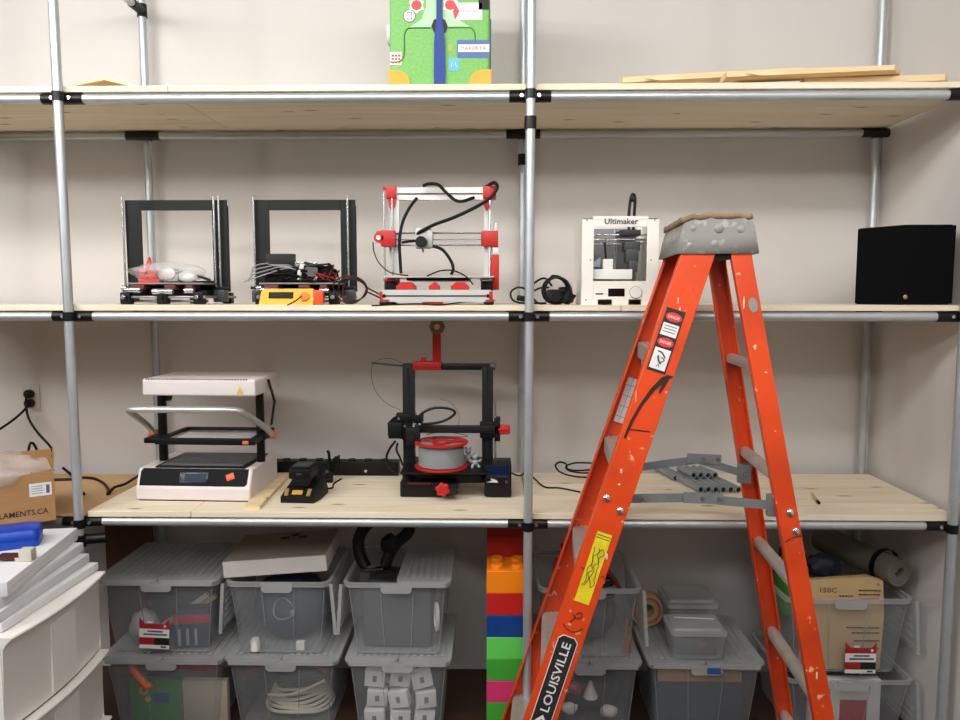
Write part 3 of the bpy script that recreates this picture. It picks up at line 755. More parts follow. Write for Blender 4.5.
# ================================================================== LOWER SHELF
pinkw = M('warm_white_shell', (226, 216, 214), .4, var=.02)
dgrey = M('charcoal_panel', (24, 25, 27), .6, spec=.12)
orng = M('orange_tab', (226, 110, 70), .45)
# ---- white forming machine
t = thing('forming_machine', 'white desktop forming machine with raised silver bar handle on lower shelf', 'machine', (-1.2, .14, T3), math.radians(-2))
W2, Dp, hb = .211, .30, .115
m = MB()   # base: profile in YZ extruded along X
prof = [(0, .003), (Dp, .003), (Dp, hb), (.03, hb), (.004, .052), (0, .046)]
mt = Matrix(((0, 0, 1, -W2), (1, 0, 0, 0), (0, 1, 0, 0), (0, 0, 0, 1)))
m.prism(prof, 2 * W2, mt)
b = m.build('base', pinkw, t)
md = b.modifiers.new('edge', 'BEVEL'); md.width = .006; md.segments = 2
MB().bx(-W2 + .01, W2 - .01, .004, Dp - .01, 0, .004).build('base_foot', black_m, t)
n = V((0, -.063, .026)).normalized()   # sloping control panel
x_ = V((1, 0, 0)); y_ = V((0, .026, .063)).normalized()
pm = frame_mt((0, .0165, .0832), x_, y_)
m = MB(); pl = [(-.198, -.030), (.188, -.030), (.197, -.022), (.199, .033), (-.19, .033), (-.199, .022)]; m.prism(pl, .002, pm @ Matrix.Translation((0, 0, -.0005))); m.build('control_panel', dgrey, t)
m = MB(); m.box(pm @ V((.0, -.001, .002)), (.105, .040, .002), pm.to_3x3().to_4x4(), .002); d = m.build('display_bezel', M('gloss_black', (18, 18, 20), .25), t)
m = MB(); m.box(pm @ V((.006, -.002, .0032)), (.078, .030, .001), pm.to_3x3().to_4x4()); m.build('display', M('blue_grey_screen', (32, 42, 66), .4, emit=.08, spec=.2), d)
m = MB(); m.box(pm @ V((.134, .004, .002)), (.03, .024, .005), pm.to_3x3().to_4x4() @ Matrix.Rotation(.4, 4, 'Z'), .002); m.build('switch', M('orange_switch', (232, 92, 52), .4), t)
m = MB(); m.bx(-.15, .185, .03, .27, hb, hb + .006, .003); m.build('heat_bed', black_m, t)
m = MB(); m.bx(-.135, .17, .045, .255, hb + .0055, hb + .0075)
for k in range(7): m.bx(-.13, .165, .056 + .028 * k, .068 + .028 * k, hb + .0072, hb + .0085)
m.build('bed_grid', M('bed_grey', (112, 113, 116), .45, .3), t)
# columns
for x in (-.178, .206 - .006):
    m = MB(); m.cyl((x, .15, hb), (x, .15, .392), .0145, n=20); m.box((x, .162, .25), (.02, .02, .28), None, .003); m.build('column', black_m, t)
m = MB(); m.lathe([(.012, 0), (.019, 0), (.019, .012), (.012, .012)], (-.155, .15, .362), (1, 0, 0), 16); m.build('column_pulley', black_m, t)
# heater head
m = MB(); m.bx(-.168, .242, -.005, .25, .384, .444, .008, 3); m.build('heater_head', pinkw, t)
m = MB()
for k in range(38): m.bx(-.155 + k * .0098, -.150 + k * .0098, -.0045, .004, .4385, .4452)
m.build('vent_slots', M('vent_shadow', (120, 112, 110), .6), t)
m = MB(); m.prism([(0, 0), (.027, 0), (.0135, .026)], .001, Matrix(((1, 0, 0, .174), (0, 0, -1, -.005), (0, 1, 0, .393), (0, 0, 0, 1)))); w_ = m.build('warning_triangle', M('yellow_sign', (214, 190, 40), .5), t)
# handle: a bent silver tube running from the two pivots out to the front
hp = [(-.222, .17, .215), (-.212, .10, .262), (-.196, -.035, .328), (-.186, -.06, .341), (-.16, -.068, .344), (-.1, -.07, .345), (.1, -.07, .345), (.17, -.068, .344), (.2, -.058, .340), (.214, -.03, .325), (.234, .09, .26), (.24, .17, .212)]
m = MB(); m.tube(hp, .0115, 14, 5); m.build('bar_handle', M('satin_silver', (196, 194, 190), .35, .6), t)
for x in (-.225, .238):
    m = MB(); m.cyl((x - .014, .17, .214), (x + .014, .17, .214), .016, n=16); m.build('pivot', orng, t)
# clamp frame
m = MB(); z = .218
m.bx(-.132, .232, -.002, .022, z - .011, z + .011, .003); m.bx(-.125, .225, .215, .238, z - .006, z + .012, .003)
m.rings([[(-.132, .02, z - .01), (-.108, .02, z - .01), (-.108, .02, z + .01), (-.132, .02, z + .01)], [(-.125, .22, z - .004), (-.105, .22, z - .004), (-.105, .22, z + .012), (-.125, .22, z + .012)]])
m.rings([[(.208, .02, z - .01), (.232, .02, z - .01), (.232, .02, z + .01), (.208, .02, z + .01)], [(.205, .22, z - .004), (.225, .22, z - .004), (.225, .22, z + .012), (.205, .22, z + .012)]])
m.bx(-.205, -.125, .06, .13, z - .02, z + .0, .004); m.bx(.205, .235, .10, .18, z - .012, z + .01, .004)
m.build('clamp_frame', black_m, t)
m = MB(); m.bx(.19, .212, -.007, .0, z - .006, z + .006, .002); m.build('clip', orng, t)
m = MB(); m.bx(-.11, .21, .03, .21, z + .002, z + .003); m.build('sheet', bag_m, t)
m = MB(); m.bar((.246, .12, .43), (.275, .10, .35), .006, .012, (0, 1, 0)); m.bar((.275, .10, .355), (.250, .13, .26), .006, .012, (0, 1, 0)); m.build('side_link', black_m, t)

# ---- pine strip beside it, charger, power bar, adaptor
m = MB(); m.bx(-.028, .028, -.235, .235, 0, .014, .001, 1); o = m.build('wood_strip', ply2_m)
tag(o, 'pale pine strip lying between white forming machine and black charger', 'wood strip', loc=(-.938, .285, T3), rotz=math.radians(2.5))
o.location.x = (atz(254, 508, T3).x + atz(289, 476, T3).x) / 2 - .010
t = thing('battery_charger', 'black and yellow battery charger with a battery on it, lower shelf', 'charger', (atz(297.5, 504, T3).x, .125, T3), math.radians(-3))
m = MB(); m.rings([[(-.064, 0, 0), (.056, 0, 0), (.068, .06, 0), (.068, .15, 0), (-.064, .15, 0)], [(-.064, 0, .022), (.054, 0, .022), (.066, .06, .022), (.066, .15, .022), (-.064, .15, .022)], [(-.05, .03, .05), (.046, .03, .045), (.055, .07, .06), (.055, .14, .07), (-.052, .14, .07)]])
m.build('base', black_m, t)
yb = M('charger_yellow', (196, 148, 40), .5)
tan = M('charger_tan', (150, 122, 66), .6)
m = MB(); m.box((-.006, .012, .036), (.038, .004, .018), (-.85, 0, 0), .001); m.build('yellow_label', yb, t)
m = MB(); m.box((-.046, .014, .036), (.014, .005, .03), (-.85, 0, .1), .001); m.box((.036, .014, .036), (.014, .005, .03), (-.85, 0, -.1), .001); m.build('guide_rail', tan, t)
m = MB(); m.bx(-.034, .032, .03, .115, .052, .08, .005); m.bx(-.042, .04, .024, .12, .08, .118, .007); m.bx(-.036, .034, .03, .115, .117, .125, .003); b = m.build('battery', black_m, t)
m = MB(); m.bx(-.031, .029, .035, .11, .1252, .1262); m.bx(-.012, .006, .0225, .0245, .097, .103); m.build('battery_label', greydark_m, b)
m = MB(); m.tube([(.06, .13, .02), (.08, .16, .015), (.075, .2, .02), (.095, .24, .03)], .0035, 7, 6); m.build('cord', cord_m, t)
xa, xb = at(270, 466, .52).x, at(398, 466, .52).x
t = thing('power_bar', 'long black power bar along the wall at the back of lower shelf', 'power bar', ((xa + xb) / 2, .555, T3))
m = MB(); hw = (xb - xa) / 2
m.bx(-hw, hw, -.03, .03, 0, .058, .004); m.build('housing', black_m, t)
for k in range(7):
    x = -hw + .06 + k * (2 * hw - .12) / 6
    m = MB(); m.lathe([(.012, 0), (.017, .0), (.016, .006), (.012, .006)], (x, 0, .058), (0, 0, 1), 16); m.build('socket', black_m, t)
m = MB(); m.cyl((.13, -.03, .02), (.13, -.033, .02), .006, n=12); m.build('screw', steel_m, t)
t = thing('plug_adaptor', 'black plug adaptor with bunched cord between charger and black printer', 'power adaptor', (at(333, 476, .44).x, .42, T3))
m = MB(); m.box((-.012, 0, .02), (.035, .03, .038), (0, .1, .2), .006); m.lathe([(.012, 0), (.02, .01), (.02, .035), (.010, .045)], (-.01, -.01, .018), (-.1, -.3, 1), 14); m.build('body', black_m, t)
m = MB()
for k in range(4): m.tube([(-.01 + .006 * k, .0, .04), (.005 + .006 * k, -.01, .075), (.02 + .004 * k, -.012, .105), (.03, 0, .085 + .006 * k), (.026, .01, .05), (.01, .008, .035)], .0042, 6, 5, True)
m.tube([(-.005, 0, .05), (-.006, -.01, .09), (-.008, -.01, .12), (-.015, -.008, .128)], .006, 7, 5)
m.tube([(-.03, -.03, .012), (-.05, -.04, .004), (-.07, -.045, .006), (-.085, -.08, .004)], .0034, 6, 5)
m.build('cord', cord_m, t)

# ---- black gantry printer with red knobs
t = thing('gantry_printer', 'black gantry printer with red knobs and a spool on its bed, lower shelf', 'printer', (at(451, 480, .33).x, .33, T3))
ex = lambda u, y=0: at(u, 480, .33 + y).x - t.location.x
ez = lambda v, y=0: at(451, v, .33 + y).z - T3
bext = M('black_extrusion', (26, 27, 28), .4, .2, var=.1)
def bar_x(u0, u1, v0, v1, y0, y1, mat, name, bev=.002, par=None, yref=0):
    return MB().bx(ex(u0, yref), ex(u1, yref), y0, y1, ez(v1, yref), ez(v0, yref), bev).build(name, mat, par or t)
for u0, u1 in ((404, 415.5), (482, 493)):
    b = bar_x(u0, u1, 366, 478, -.02, .02, bext, 'upright')
    m = MB(); xm = (ex(u0) + ex(u1)) / 2; m.bx(xm - .003, xm + .003, -.0215, -.019, .09, ez(368)); m.build('slot', M('slot_black', (8, 8, 8), .7), b)
bar_x(404, 495, 363.5, 369.5, -.018, .018, bext, 'top_bar')
bar_x(490, 496, 363, 367.5, -.02, .02, M('grey_cap', (110, 112, 112), .5), 'end_cap')
# base frame
m = MB(); zb0, zb1 = .012, .052
m.bx(ex(403), ex(495), -.02, .02, .028, .068, .002)
m.bx(-.03, .03, -.17, .17, .024, .060, .002); m.build('base_frame', bext, t)
bar_x(400.5, 443, 481, 496, -.125, .03, black_m, 'power_box', .004, yref=-.11)
b = bar_x(484.5, 511.5, 464.5, 496, -.125, .0, black_m, 'control_box', .004, yref=-.12)
bar_x(487, 509, 464.8, 477, -.1275, -.124, M('navy_screen', (20, 28, 62), .2, emit=.05), 'screen', .001, b, -.12)
m = MB(); y_ = -.1285
m.prism([(ex(486.5, -.12), ez(481.8, -.12)), (ex(498, -.12), ez(482, -.12)), (ex(497, -.12), ez(480, -.12)), (ex(494, -.12), ez(478.5, -.12)), (ex(490, -.12), ez(477.8, -.12)), (ex(492, -.12), ez(480, -.12))], .0012, Matrix(((1, 0, 0, 0), (0, 0, -1, -.125), (0, 1, 0, 0), (0, 0, 0, 1)))); m.build('white_mark', white_m, b)
m = MB(); m.lathe([(.006, 0), (.006, .004), (.0001, .004)], (ex(506.5, -.12), -.1262, ez(481, -.12)), (0, -1, 0), 16); m.build('dial', greydark_m, b)
bar_x(408, 443, 482.5, 484, -.128, -.124, M('dull_red', (120, 24, 22), .5), 'red_line', 0, None, -.12)
# Y bed with plate
m = MB(); m.bx(ex(404, -.06), ex(489, -.06), -.175, .09, .098, .106, .003); m.bx(ex(424), ex(468), -.1, .06, .062, .092, .002); m.build('bed', black_m, t)
m = MB(); m.cyl((ex(420), -.13, .084), (ex(420), -.13, .098), .012, n=14); m.build('leveling_wheel', black_m, t)
m = MB(); m.cyl((ex(470), -.13, .084), (ex(470), -.13, .098), .012, n=14); m.build('leveling_wheel', black_m, t)
def red_knob(c, axis, r, h, par, name='red_knob'):
    m = MB(); c = V(c); d = V(axis).normalized(); u = d.orthogonal().normalized(); w = d.cross(u)
    R_ = []
    for z, q in ((0, .8), (.15, 1), (.85, 1), (1, .75)):
        R_.append([c + d * h * z + (u * math.cos(a) + w * math.sin(a)) * r * q * (1 + .12 * math.cos(6 * a)) for a in [2 * PI * i / 36 for i in range(36)]])
    m.rings(R_); return m.build(name, redp_m, par)
red_knob((ex(443, -.16), -.17, ez(488, -.16)), (0, -1, 0), .0235, .02, t)
m = MB(); m.box((ex(436, -.1), -.14, .05), (.03, .04, .03), None, .004); m.build('belt_tensioner', black_m, t)
red_knob((ex(498), -.03, ez(428)), (1, 0, 0), .018, .045, t)
# gantry
bar_x(410, 499, 424, 431, -.045, -.02, bext, 'gantry_bar')
m = MB(); yv = -.045
poly = [(ex(390), ez(421)), (ex(395), ez(416)), (ex(400), ez(413)), (ex(405), ez(417)), (ex(416), ez(420)), (ex(416), ez(436)), (ex(410), ez(441)), (ex(404), ez(437)), (ex(390), ez(434))]
m.prism(poly, .012, Matrix(((1, 0, 0, 0), (0, 0, -1, -.035), (0, 1, 0, 0), (0, 0, 0, 1)))); m.bx(ex(391), ex(404), -.06, -.005, ez(436), ez(420), .004); m.bx(ex(398), ex(414), -.05, -.01, ez(420), ez(412), .004); m.build('gantry_bracket', black_m, t)
m = MB()
for u, v in ((401, 416.5), (401, 433), (412, 434), (407, 424)): m.cyl((ex(u), -.047, ez(v)), (ex(u), -.051, ez(v)), .005, n=10)
m.build('bolt', steel_m, t)
m = MB(); m.bx(ex(409), ex(422), -.085, -.046, ez(441), ez(424), .004); m.lathe([(.007, 0), (.017, 0), (.017, .008), (.007, .008)], (ex(413.5), -.085, ez(432)), (0, -1, 0), 18); m.build('print_head', matte_black, t)
m = MB(); m.bx(ex(416), ex(425), -.075, -.03, ez(420), ez(412), .003); m.bx(ex(494), ex(500), -.045, .0, ez(439), ez(416), .003); m.bx(ex(480), ex(496), -.04, -.02, ez(436), ez(420), .003); m.build('gantry_end', black_m, t)
m = MB(); m.cyl((ex(495.5), -.01, .08), (ex(495.5), -.01, ez(401)), .004, n=8); m.build('lead_screw', steel_m, t)
# cable loops
m = MB(); Q = lambda u, v, y=-.06: V((ex(u), y, ez(v)))
m.tube([Q(419, 422), Q(421, 415), Q(427, 409), (Q(437, 405.5)), Q(449, 406), Q(456, 409.5), Q(452, 414.5), Q(443, 419), Q(432, 421), Q(423, 421.5)], .0048, 8, 6)
m.tube([Q(398, 438), Q(392, 446), Q(389, 455), Q(392, 464), Q(400, 471)], .0045, 8, 6)
m.tube([Q(400, 440), Q(399, 447), Q(402, 454), Q(405, 462)], .004, 8, 6)
m.build('cable_loop', cord_m, t)
m = MB(); m.tube([Q(416, 424, -.065), Q(418, 415, -.065), Q(423, 408.5, -.065)], .0045, 8, 5)
for u, v in ((428, 407.2), (437, 404.2), (449, 404.8)): m.bx(ex(u) - .004, ex(u) + .004, -.066, -.054, ez(v), ez(v) + .006)
plabel(m.build('cable_sleeve', M('grey_sleeve', (150, 150, 148), .5), t), 'pale grey sleeve')
m = MB(); m.tube([Q(410, 366, -.02), Q(402, 362, -.02), Q(393, 358, -.03), Q(384, 358.5, -.03), Q(376, 364, -.03), Q(374, 375, -.03), Q(378, 390, -.03), Q(388, 402, -.03), Q(402, 409, -.03)], .0011, 5, 6)
m.tube([Q(441, 398, -.02), Q(452, 402, -.03), Q(459, 412, -.03), Q(459, 422, -.03), Q(455, 431, -.02)], .0009, 5, 6)
m.build('filament', M('dark_filament', (70, 66, 62), .5), t)
m = MB(); m.bar(Q(374, 362.5, -.02), Q(405, 366, -.0), .008, .006); m.build('filament_guide', greydark_m, t)
# red spool holder
m = MB(); m.bx(ex(415), ex(442), -.03, .03, ez(369.5), ez(361.5), .002); m.bx(ex(421.5), ex(427), -.012, .012, ez(362), ez(357), .002); m.bx(ex(433.5), ex(441.5), -.012, .012, ez(362), ez(322), .003)
hold = m.build('spool_holder', redp_m, t)
m = MB()
for u in (417.5, 427, 437): m.cyl((ex(u), -.03, ez(366.5)), (ex(u), -.0312, ez(366.5)), .003, n=10)
m.build('screw_hole', M('dark_red_hole', (90, 18, 16), .6), hold)
m = MB(); m.lathe([(.008, 0), (.03, 0), (.03, .012), (.008, .012)], (ex(438.3), -.012, ez(326.5)), (0, -1, 0), 8); m.build('spool_hub', M('tan_disc', (132, 104, 78), .6), hold)
m = MB(); m.cyl((ex(438.3), -.03, ez(326.5)), (ex(438.3), .08, ez(326.5)), .0105, n=16); plabel(m.build('hub_pin', M('pale_pin', (206, 190, 176), .5), hold), 'pale round hub pin')
red_spot = None
# spool lying on the bed
sx = at(441.5, 457, .25).x
t2 = thing('filament_spool', 'red-rimmed spool of grey filament lying on the black printer bed', 'spool', (sx, .245, T3 + .1065))
rs = .098
m = MB(); m.lathe([(.028, 0), (rs, 0), (rs + .001, .004), (rs, .007), (.028, .007)], n=40, loop=True); m.build('flange', redp_m, t2)
hz = at(441, 443, .245).z - T3 - .1065
m = MB(); m.lathe([(.082, hz), (rs, hz), (rs + .001, hz + .003), (rs, hz + .007), (.082, hz + .007)], n=40, loop=True)
for k in range(3):
    a = k * 2 * PI / 3 + .4; m.bar((.03 * math.cos(a), .03 * math.sin(a), hz + .0035), (.086 * math.cos(a), .086 * math.sin(a), hz + .0035), .03, .006)
m.lathe([(.027, hz), (.036, hz), (.036, hz + .007), (.027, hz + .007)], n=28, loop=True); m.build('flange', redp_m, t2)
m = MB()
pr_ = [(.03, .0075)]; k = 0; zc = .009
while zc < hz - .002:
    pr_ += [(.082, zc), (.0845, zc + .0018), (.082, zc + .0036)]; zc += .0038
pr_ += [(.03, hz - .001)]
m.lathe(pr_, n=40); m.build('filament_winding', M('grey_filament', (160, 162, 164), .35, .1), t2)
m = MB(); m.tube([(-.09, .02, hz + .012), (-.05, -.05, hz + .02), (.03, -.04, hz + .03), (.095, .0, hz + .024), (.07, .06, hz + .022), (0, .08, hz + .026), (-.06, .06, hz + .02)], .0014, 5, 6); m.build('filament_end', M('dark_filament', (70, 66, 62), .5), t2)
# two little grey printed figures (plain lumps with limbs)
fig_m = M('pale_grey_print', (158, 168, 170), .45)
def figure(label, loc, rz, sc=1.0):
    m = MB(); m.blob((0, 0, .020), (.011, .009, .012), .08, 4, 2, 1); m.blob((0, 0, .040), (.010, .009, .009), .08, 4, 2, 2)
    for s_ in (-1, 1):
        m.tube([(s_ * .008, 0, .014), (s_ * .012, -.002, .007), (s_ * .014, -.006, .003)], .0048, 8, 4); m.tube([(s_ * .009, 0, .026), (s_ * .017, -.002, .024), (s_ * .02, -.003, .032)], .0036, 8, 4)
        m.cyl((s_ * .006, 0, .046), (s_ * .008, 0, .053), .0035, n=8)
    o = m.build('printed_figure', fig_m); o.scale = (sc, sc, sc)
    return tag(o, label, 'printed figure', 'grey printed figures on the printer bed', loc, rz)
figure('small pale grey printed figure against the right of the red spool, farther back', (at(466, 455, .28).x + .008, .29, T3 + .1062), -.3, 1.25)
figure('small pale grey printed figure on the printer bed edge by the control box', (at(475, 462, .2).x, .225, T3 + .1062), .4, 1.05)

# ---- cords at the right of the printer
m = MB()
R2 = lambda u, v: atz(u, v, T3 + .004)
m.tube([V((at(512, 466, .3).x, .34, T3 + .06)), V((at(520, 462, .4).x, .4, T3 + .035)), R2(527, 472), R2(536, 480), R2(545, 487), R2(560, 488), R2(580, 492)], .0032, 7, 6)
o = m.build('power_cable', cord_m); tag(o, 'thin black cord running from the black printer past centre post', 'cord')
m = MB()
A5 = lambda u, v, y: at(u, v, y)
m.tube([A5(606, 464, .50), A5(590, 463, .50), A5(575, 463, .49), A5(566, 466.5, .48), A5(570, 471, .46), A5(585, 473, .45), A5(606, 471, .46)], .0036, 7, 6)
m.tube([A5(606, 477, .40), A5(590, 477.5, .39), A5(572, 476, .40), A5(560, 472, .42), A5(555.5, 465.5, .44), A5(560, 462, .46), A5(566, 464, .46), A5(568, 469, .45), A5(580, 470.5, .45), A5(606, 468, .47)], .0036, 7, 6)
o = m.build('loose_cable', cord_m); tag(o, 'looped black cord lying behind the front rail of the orange ladder', 'cord')

# ---- grey tubes
tube_m = M('grey_pvc', (132, 138, 139), .5, var=.06)
def grey_tube(label, front, ln, ang, r=.0145, z=None, tilt=0.0):
    m = MB(); m.lathe([(r * .72, 0), (r, 0), (r, ln), (r * .72, ln)], n=8, axis=(0, 1, 0), loop=True)
    t = m.build('grey_tube', tube_m)
    m = MB(); m.cyl((0, .003, 0), (0, .004, 0), r * .74, n=8); m.build('tube_bore', M('bore_black', (10, 10, 10), .9), t)
    t.location = front; t.rotation_euler = (tilt, 0, ang)
    return tag(t, label, 'tube', 'grey tubes stacked behind the ladder')
ordn = ['leftmost', 'second from left', 'third from left', 'fourth from left', 'fifth from left', 'rightmost']
f0 = atz(701, 489.5, T3 + .0145); f1 = atz(738.5, 489.5, T3 + .0145)
for i in range(6):
    p = f0.lerp(f1, i / 5); p.z = T3 + .0137
    grey_tube('short grey tube, %s of the six whose open ends are in front' % ordn[i], p, .25, math.radians(12), .0137)
b0 = atz(678, 478, T3 + .0145); b1 = atz(686, 479, T3 + .0145)
for i, nm in enumerate(('left', 'right')):
    p = (b0, b1)[i].copy(); p.z = T3 + .0137; p.x -= .008
    grey_tube('grey tube ending farther back, %s of the set-back pair at left of the bundle' % nm, p, .18, math.radians(12), .0137)
for i, (u, w_) in enumerate(((698, 'leftmost'), (710, 'second from left'), (722, 'third from left'), (734, 'rightmost'))):
    p = V((f0.x + .002 + .0275 * (i + 1), .395, T3 + .0408)); p.x -= .026
    grey_tube('grey tube on top of the bundle, %s of the upper layer' % w_, p, .12, math.radians(12), .0134)

# ---- pencil stub
t = thing('pencil_stub', 'short yellow pencil stub with dark end on the right of lower shelf', 'pencil', atz(815.5, 498, T3 + .005))
a, b = atz(812, 493.5, T3 + .0055) - t.location, atz(819, 503, T3 + .0055) - t.location
m = MB(); m.cyl(a, a.lerp(b, .8), .005, n=6); m.build('shaft', M('pencil_yellow', (206, 178, 96), .5), t)
m = MB(); m.cyl(a.lerp(b, .8), b, .0055, n=8); m.build('dark_end', black_m, t)

# ---- outlet, plugs and cords, cardboard box at the left
t = thing('wall_outlet', 'pale wall outlet plate behind two black plugs at the left', 'outlet', at(32, 398, YW))
m = MB(); m.bx(-.037, .037, -.005, 0, -.06, .06, .003); m.build('cover_plate', M('plate_ivory', (206, 198, 188), .5), t)
for z in (-.02, .02):
    m = MB(); m.cyl((0, -.0052, z), (0, -.0066, z), .017, n=18); m.build('socket_face', M('socket_ivory', (190, 182, 172), .5), t)
oc = t.location
def plug_cord(label, z, pts):
    t = thing('plug', label, 'plug', (oc.x, YW - .0068, oc.z + z))
    m = MB(); m.lathe([(.017, 0), (.019, .006), (.018, .024), (.009, .032)], axis=(0, -1, 0), n=16); m.build('plug_body', black_m, t)
    m = MB(); m.tube([V((0, -.026, 0))] + [V(p) - t.location for p in pts], .0052, 8, 6); m.build('cord', cord_m, t)
zsheet = .8835
plug_cord('upper black plug in the wall outlet, its cord curving down to the right', .02,
    [at(27, 394, .60), at(26, 405, .6), at(29, 419, .59), at(38, 433, .58), at(49, 445, .56), at(53, 453, .54), at(50, 459, .52), at(44, 464, .50), V((at(44, 464, .5).x - .03, .47, zsheet + .16)), V((at(44, 464, .5).x - .05, .45, zsheet + .006))])
plug_cord('lower black plug in the wall outlet, its cord running off to the left', -.02,
    [at(27, 407, .60), at(18, 416, .59), at(6, 425, .57), at(-8, 433, .55), at(-30, 440, .53)])
m = MB(); cz = zsheet + .006
k = lambda u, v, z=cz: atz(u, v, z)
m.tube([k(48, 479.5), k(60, 479.5), k(72, 479), k(82, 477.5), k(94, 478.5), k(103, 483), k(108, 489), k(108, 494), V((k(112, 491).x + .01, k(112, 491).y, T3 + .006)), atz(125, 484, T3 + .006), atz(138, 476, T3 + .006)], .0055, 8, 6)
m.tube([k(63, 468, cz + .03), k(69, 473, cz + .015), k(75, 479), k(80, 490), k(84, 494)], .0055, 8, 6)
o = m.build('power_cable', cord_m); tag(o, 'black cord lying across the cardboard sheet behind the left post', 'cord')

bxm = M('box_cardboard', (170, 128, 82), .8, var=.06, scale=9, stretch=(1, 1, 8))
t = thing('cardboard_box', 'open brown cardboard box with printed lettering and white shipping label, far left', 'cardboard box', (-1.592, -.035, zsheet), math.radians(33))
Wb, Db, Hb = .46, .24, .165
m = MB(); m.bx(-Wb, 0, 0, .004, 0, Hb); m.bx(-Wb, 0, Db - .004, Db, 0, Hb + .035); m.bx(-.004, 0, .004, Db - .004, 0, Hb); m.bx(-Wb, -Wb + .004, .004, Db - .004, 0, Hb); m.bx(-Wb + .004, -.004, .004, Db - .004, 0, .004); m.build('carton', bxm, t)
m = MB(); m.rings([[(0, .02, Hb), (0, Db - .02, Hb), (.0015, Db - .02, Hb), (.0015, .02, Hb)], [(.004, .04, Hb + .05), (.004, Db - .05, Hb + .055), (.006, Db - .05, Hb + .055), (.006, .04, Hb + .05)]]); m.build('flap', bxm, t)
q = MB().bx(-.072, -.008, -.0008, .0, .088, .132).build('shipping_label', paper_m, t)
m = MB(); m.bx(-.024, -.014, -.0014, -.0008, .096, .124)
for k in range(4): m.bx(-.066, -.034, -.0014, -.0008, .098 + .008 * k, .0995 + .008 * k)
m.build('label_print', M('label_ink', (90, 92, 98), .6), q)
m = MB(); m.text('FILAMENTS.CA', FRONT(-.098, -.0003, .036), width=.155, height=.019, ext=.0006, bold=.01)
for k in range(4): m.box((-.215 + .008 * k, -.0006, .03 + .012 * k), (.04, .0008, .006), (0, -.75 - .1 * k, 0))
m.build('box_lettering', ink, t)
o = MB().blob((0, 0, 0), (.20, .10, .085), .20, 4.5, 4, 11).build('plastic_wrap', frosted('crumpled_film', (232, 226, 220), .34, .1))
o.modifiers.new('d', 'DISPLACE')
tx = bpy.data.textures.new('crumple', 'CLOUDS'); tx.noise_scale = .06
o.modifiers['d'].texture = tx; o.modifiers['d'].strength = .035
tag(o, 'crumpled clear plastic wrap bulging out of the cardboard box', 'plastic wrap', loc=(-1.83, -.085, zsheet + .150)); o.rotation_euler.z = math.radians(33)
# ================================================================== UNDER THE SHELF: BINS
def rrect(x0, x1, y0, y1, z, r, n=4):
    out = []
    for cx, cy, a0 in ((x1 - r, y1 - r, 0), (x0 + r, y1 - r, PI / 2), (x0 + r, y0 + r, PI), (x1 - r, y0 + r, 1.5 * PI)):
        for k in range(n + 1):
            a = a0 + k * PI / 2 / n; out.append(V((cx + r * math.cos(a), cy + r * math.sin(a), z)))
    return out
white_card = M('card_white', (232, 230, 228), .6); red_card = M('card_red', (168, 32, 34), .55); black_card = M('card_black', (26, 22, 24), .55)
def label_card(parent, x, z, y, w=.112, h=.118, rot=0.0):
    """retail card: red with dark middle, white band with two lines of dark lettering, eared top"""
    t = MB().bx(-w / 2, w / 2, -.0012, 0, 0, h * .36).build('label_card', black_card, parent); t.location = (x, y, z); t.rotation_euler = (0, rot, 0)
    m = MB(); m.bx(-w / 2, 0.0, -.0018, -.0012, h * .14, h * .36)
    m.prism([(-w / 2, h * .64), (w / 2, h * .64), (w / 2, h * .98), (w * .32, h * .80), (-w * .30, h * .80), (-w / 2, h)], .0012, Matrix(((1, 0, 0, 0), (0, 0, -1, 0), (0, 1, 0, 0), (0, 0, 0, 1)))); m.build('card_red_field', red_card, t)
    m = MB(); m.bx(-w / 2, w / 2, -.0014, 0, h * .36, h * .64); m.bx(-w / 2, w / 2, -.0018, -.0012, 0, h * .12); m.box((-w * .14, -.0016, h * .86), (w * .18, .001, h * .05)); m.cyl((w * .36, -.001, h * .74), (w * .36, -.002, h * .74), w * .045, n=12); m.build('card_white_band', white_card, t)
    m = MB()
    rr = random.Random(3)
    for row, (xa, xb) in enumerate(((-.22, .28), (-.36, .40))):
        xx = xa
        while xx < xb:
            ww = rr.uniform(.03, .055); m.bx(xx * w, (xx + ww) * w, -.0021, -.0014, h * (.535 - .10 * row), h * (.59 - .10 * row)); xx += ww + .012
    m.bx(w * .22, w * .40, -.0024, -.0018, h * .04, h * .09)
    m.build('card_lettering', ink, t)
    return t
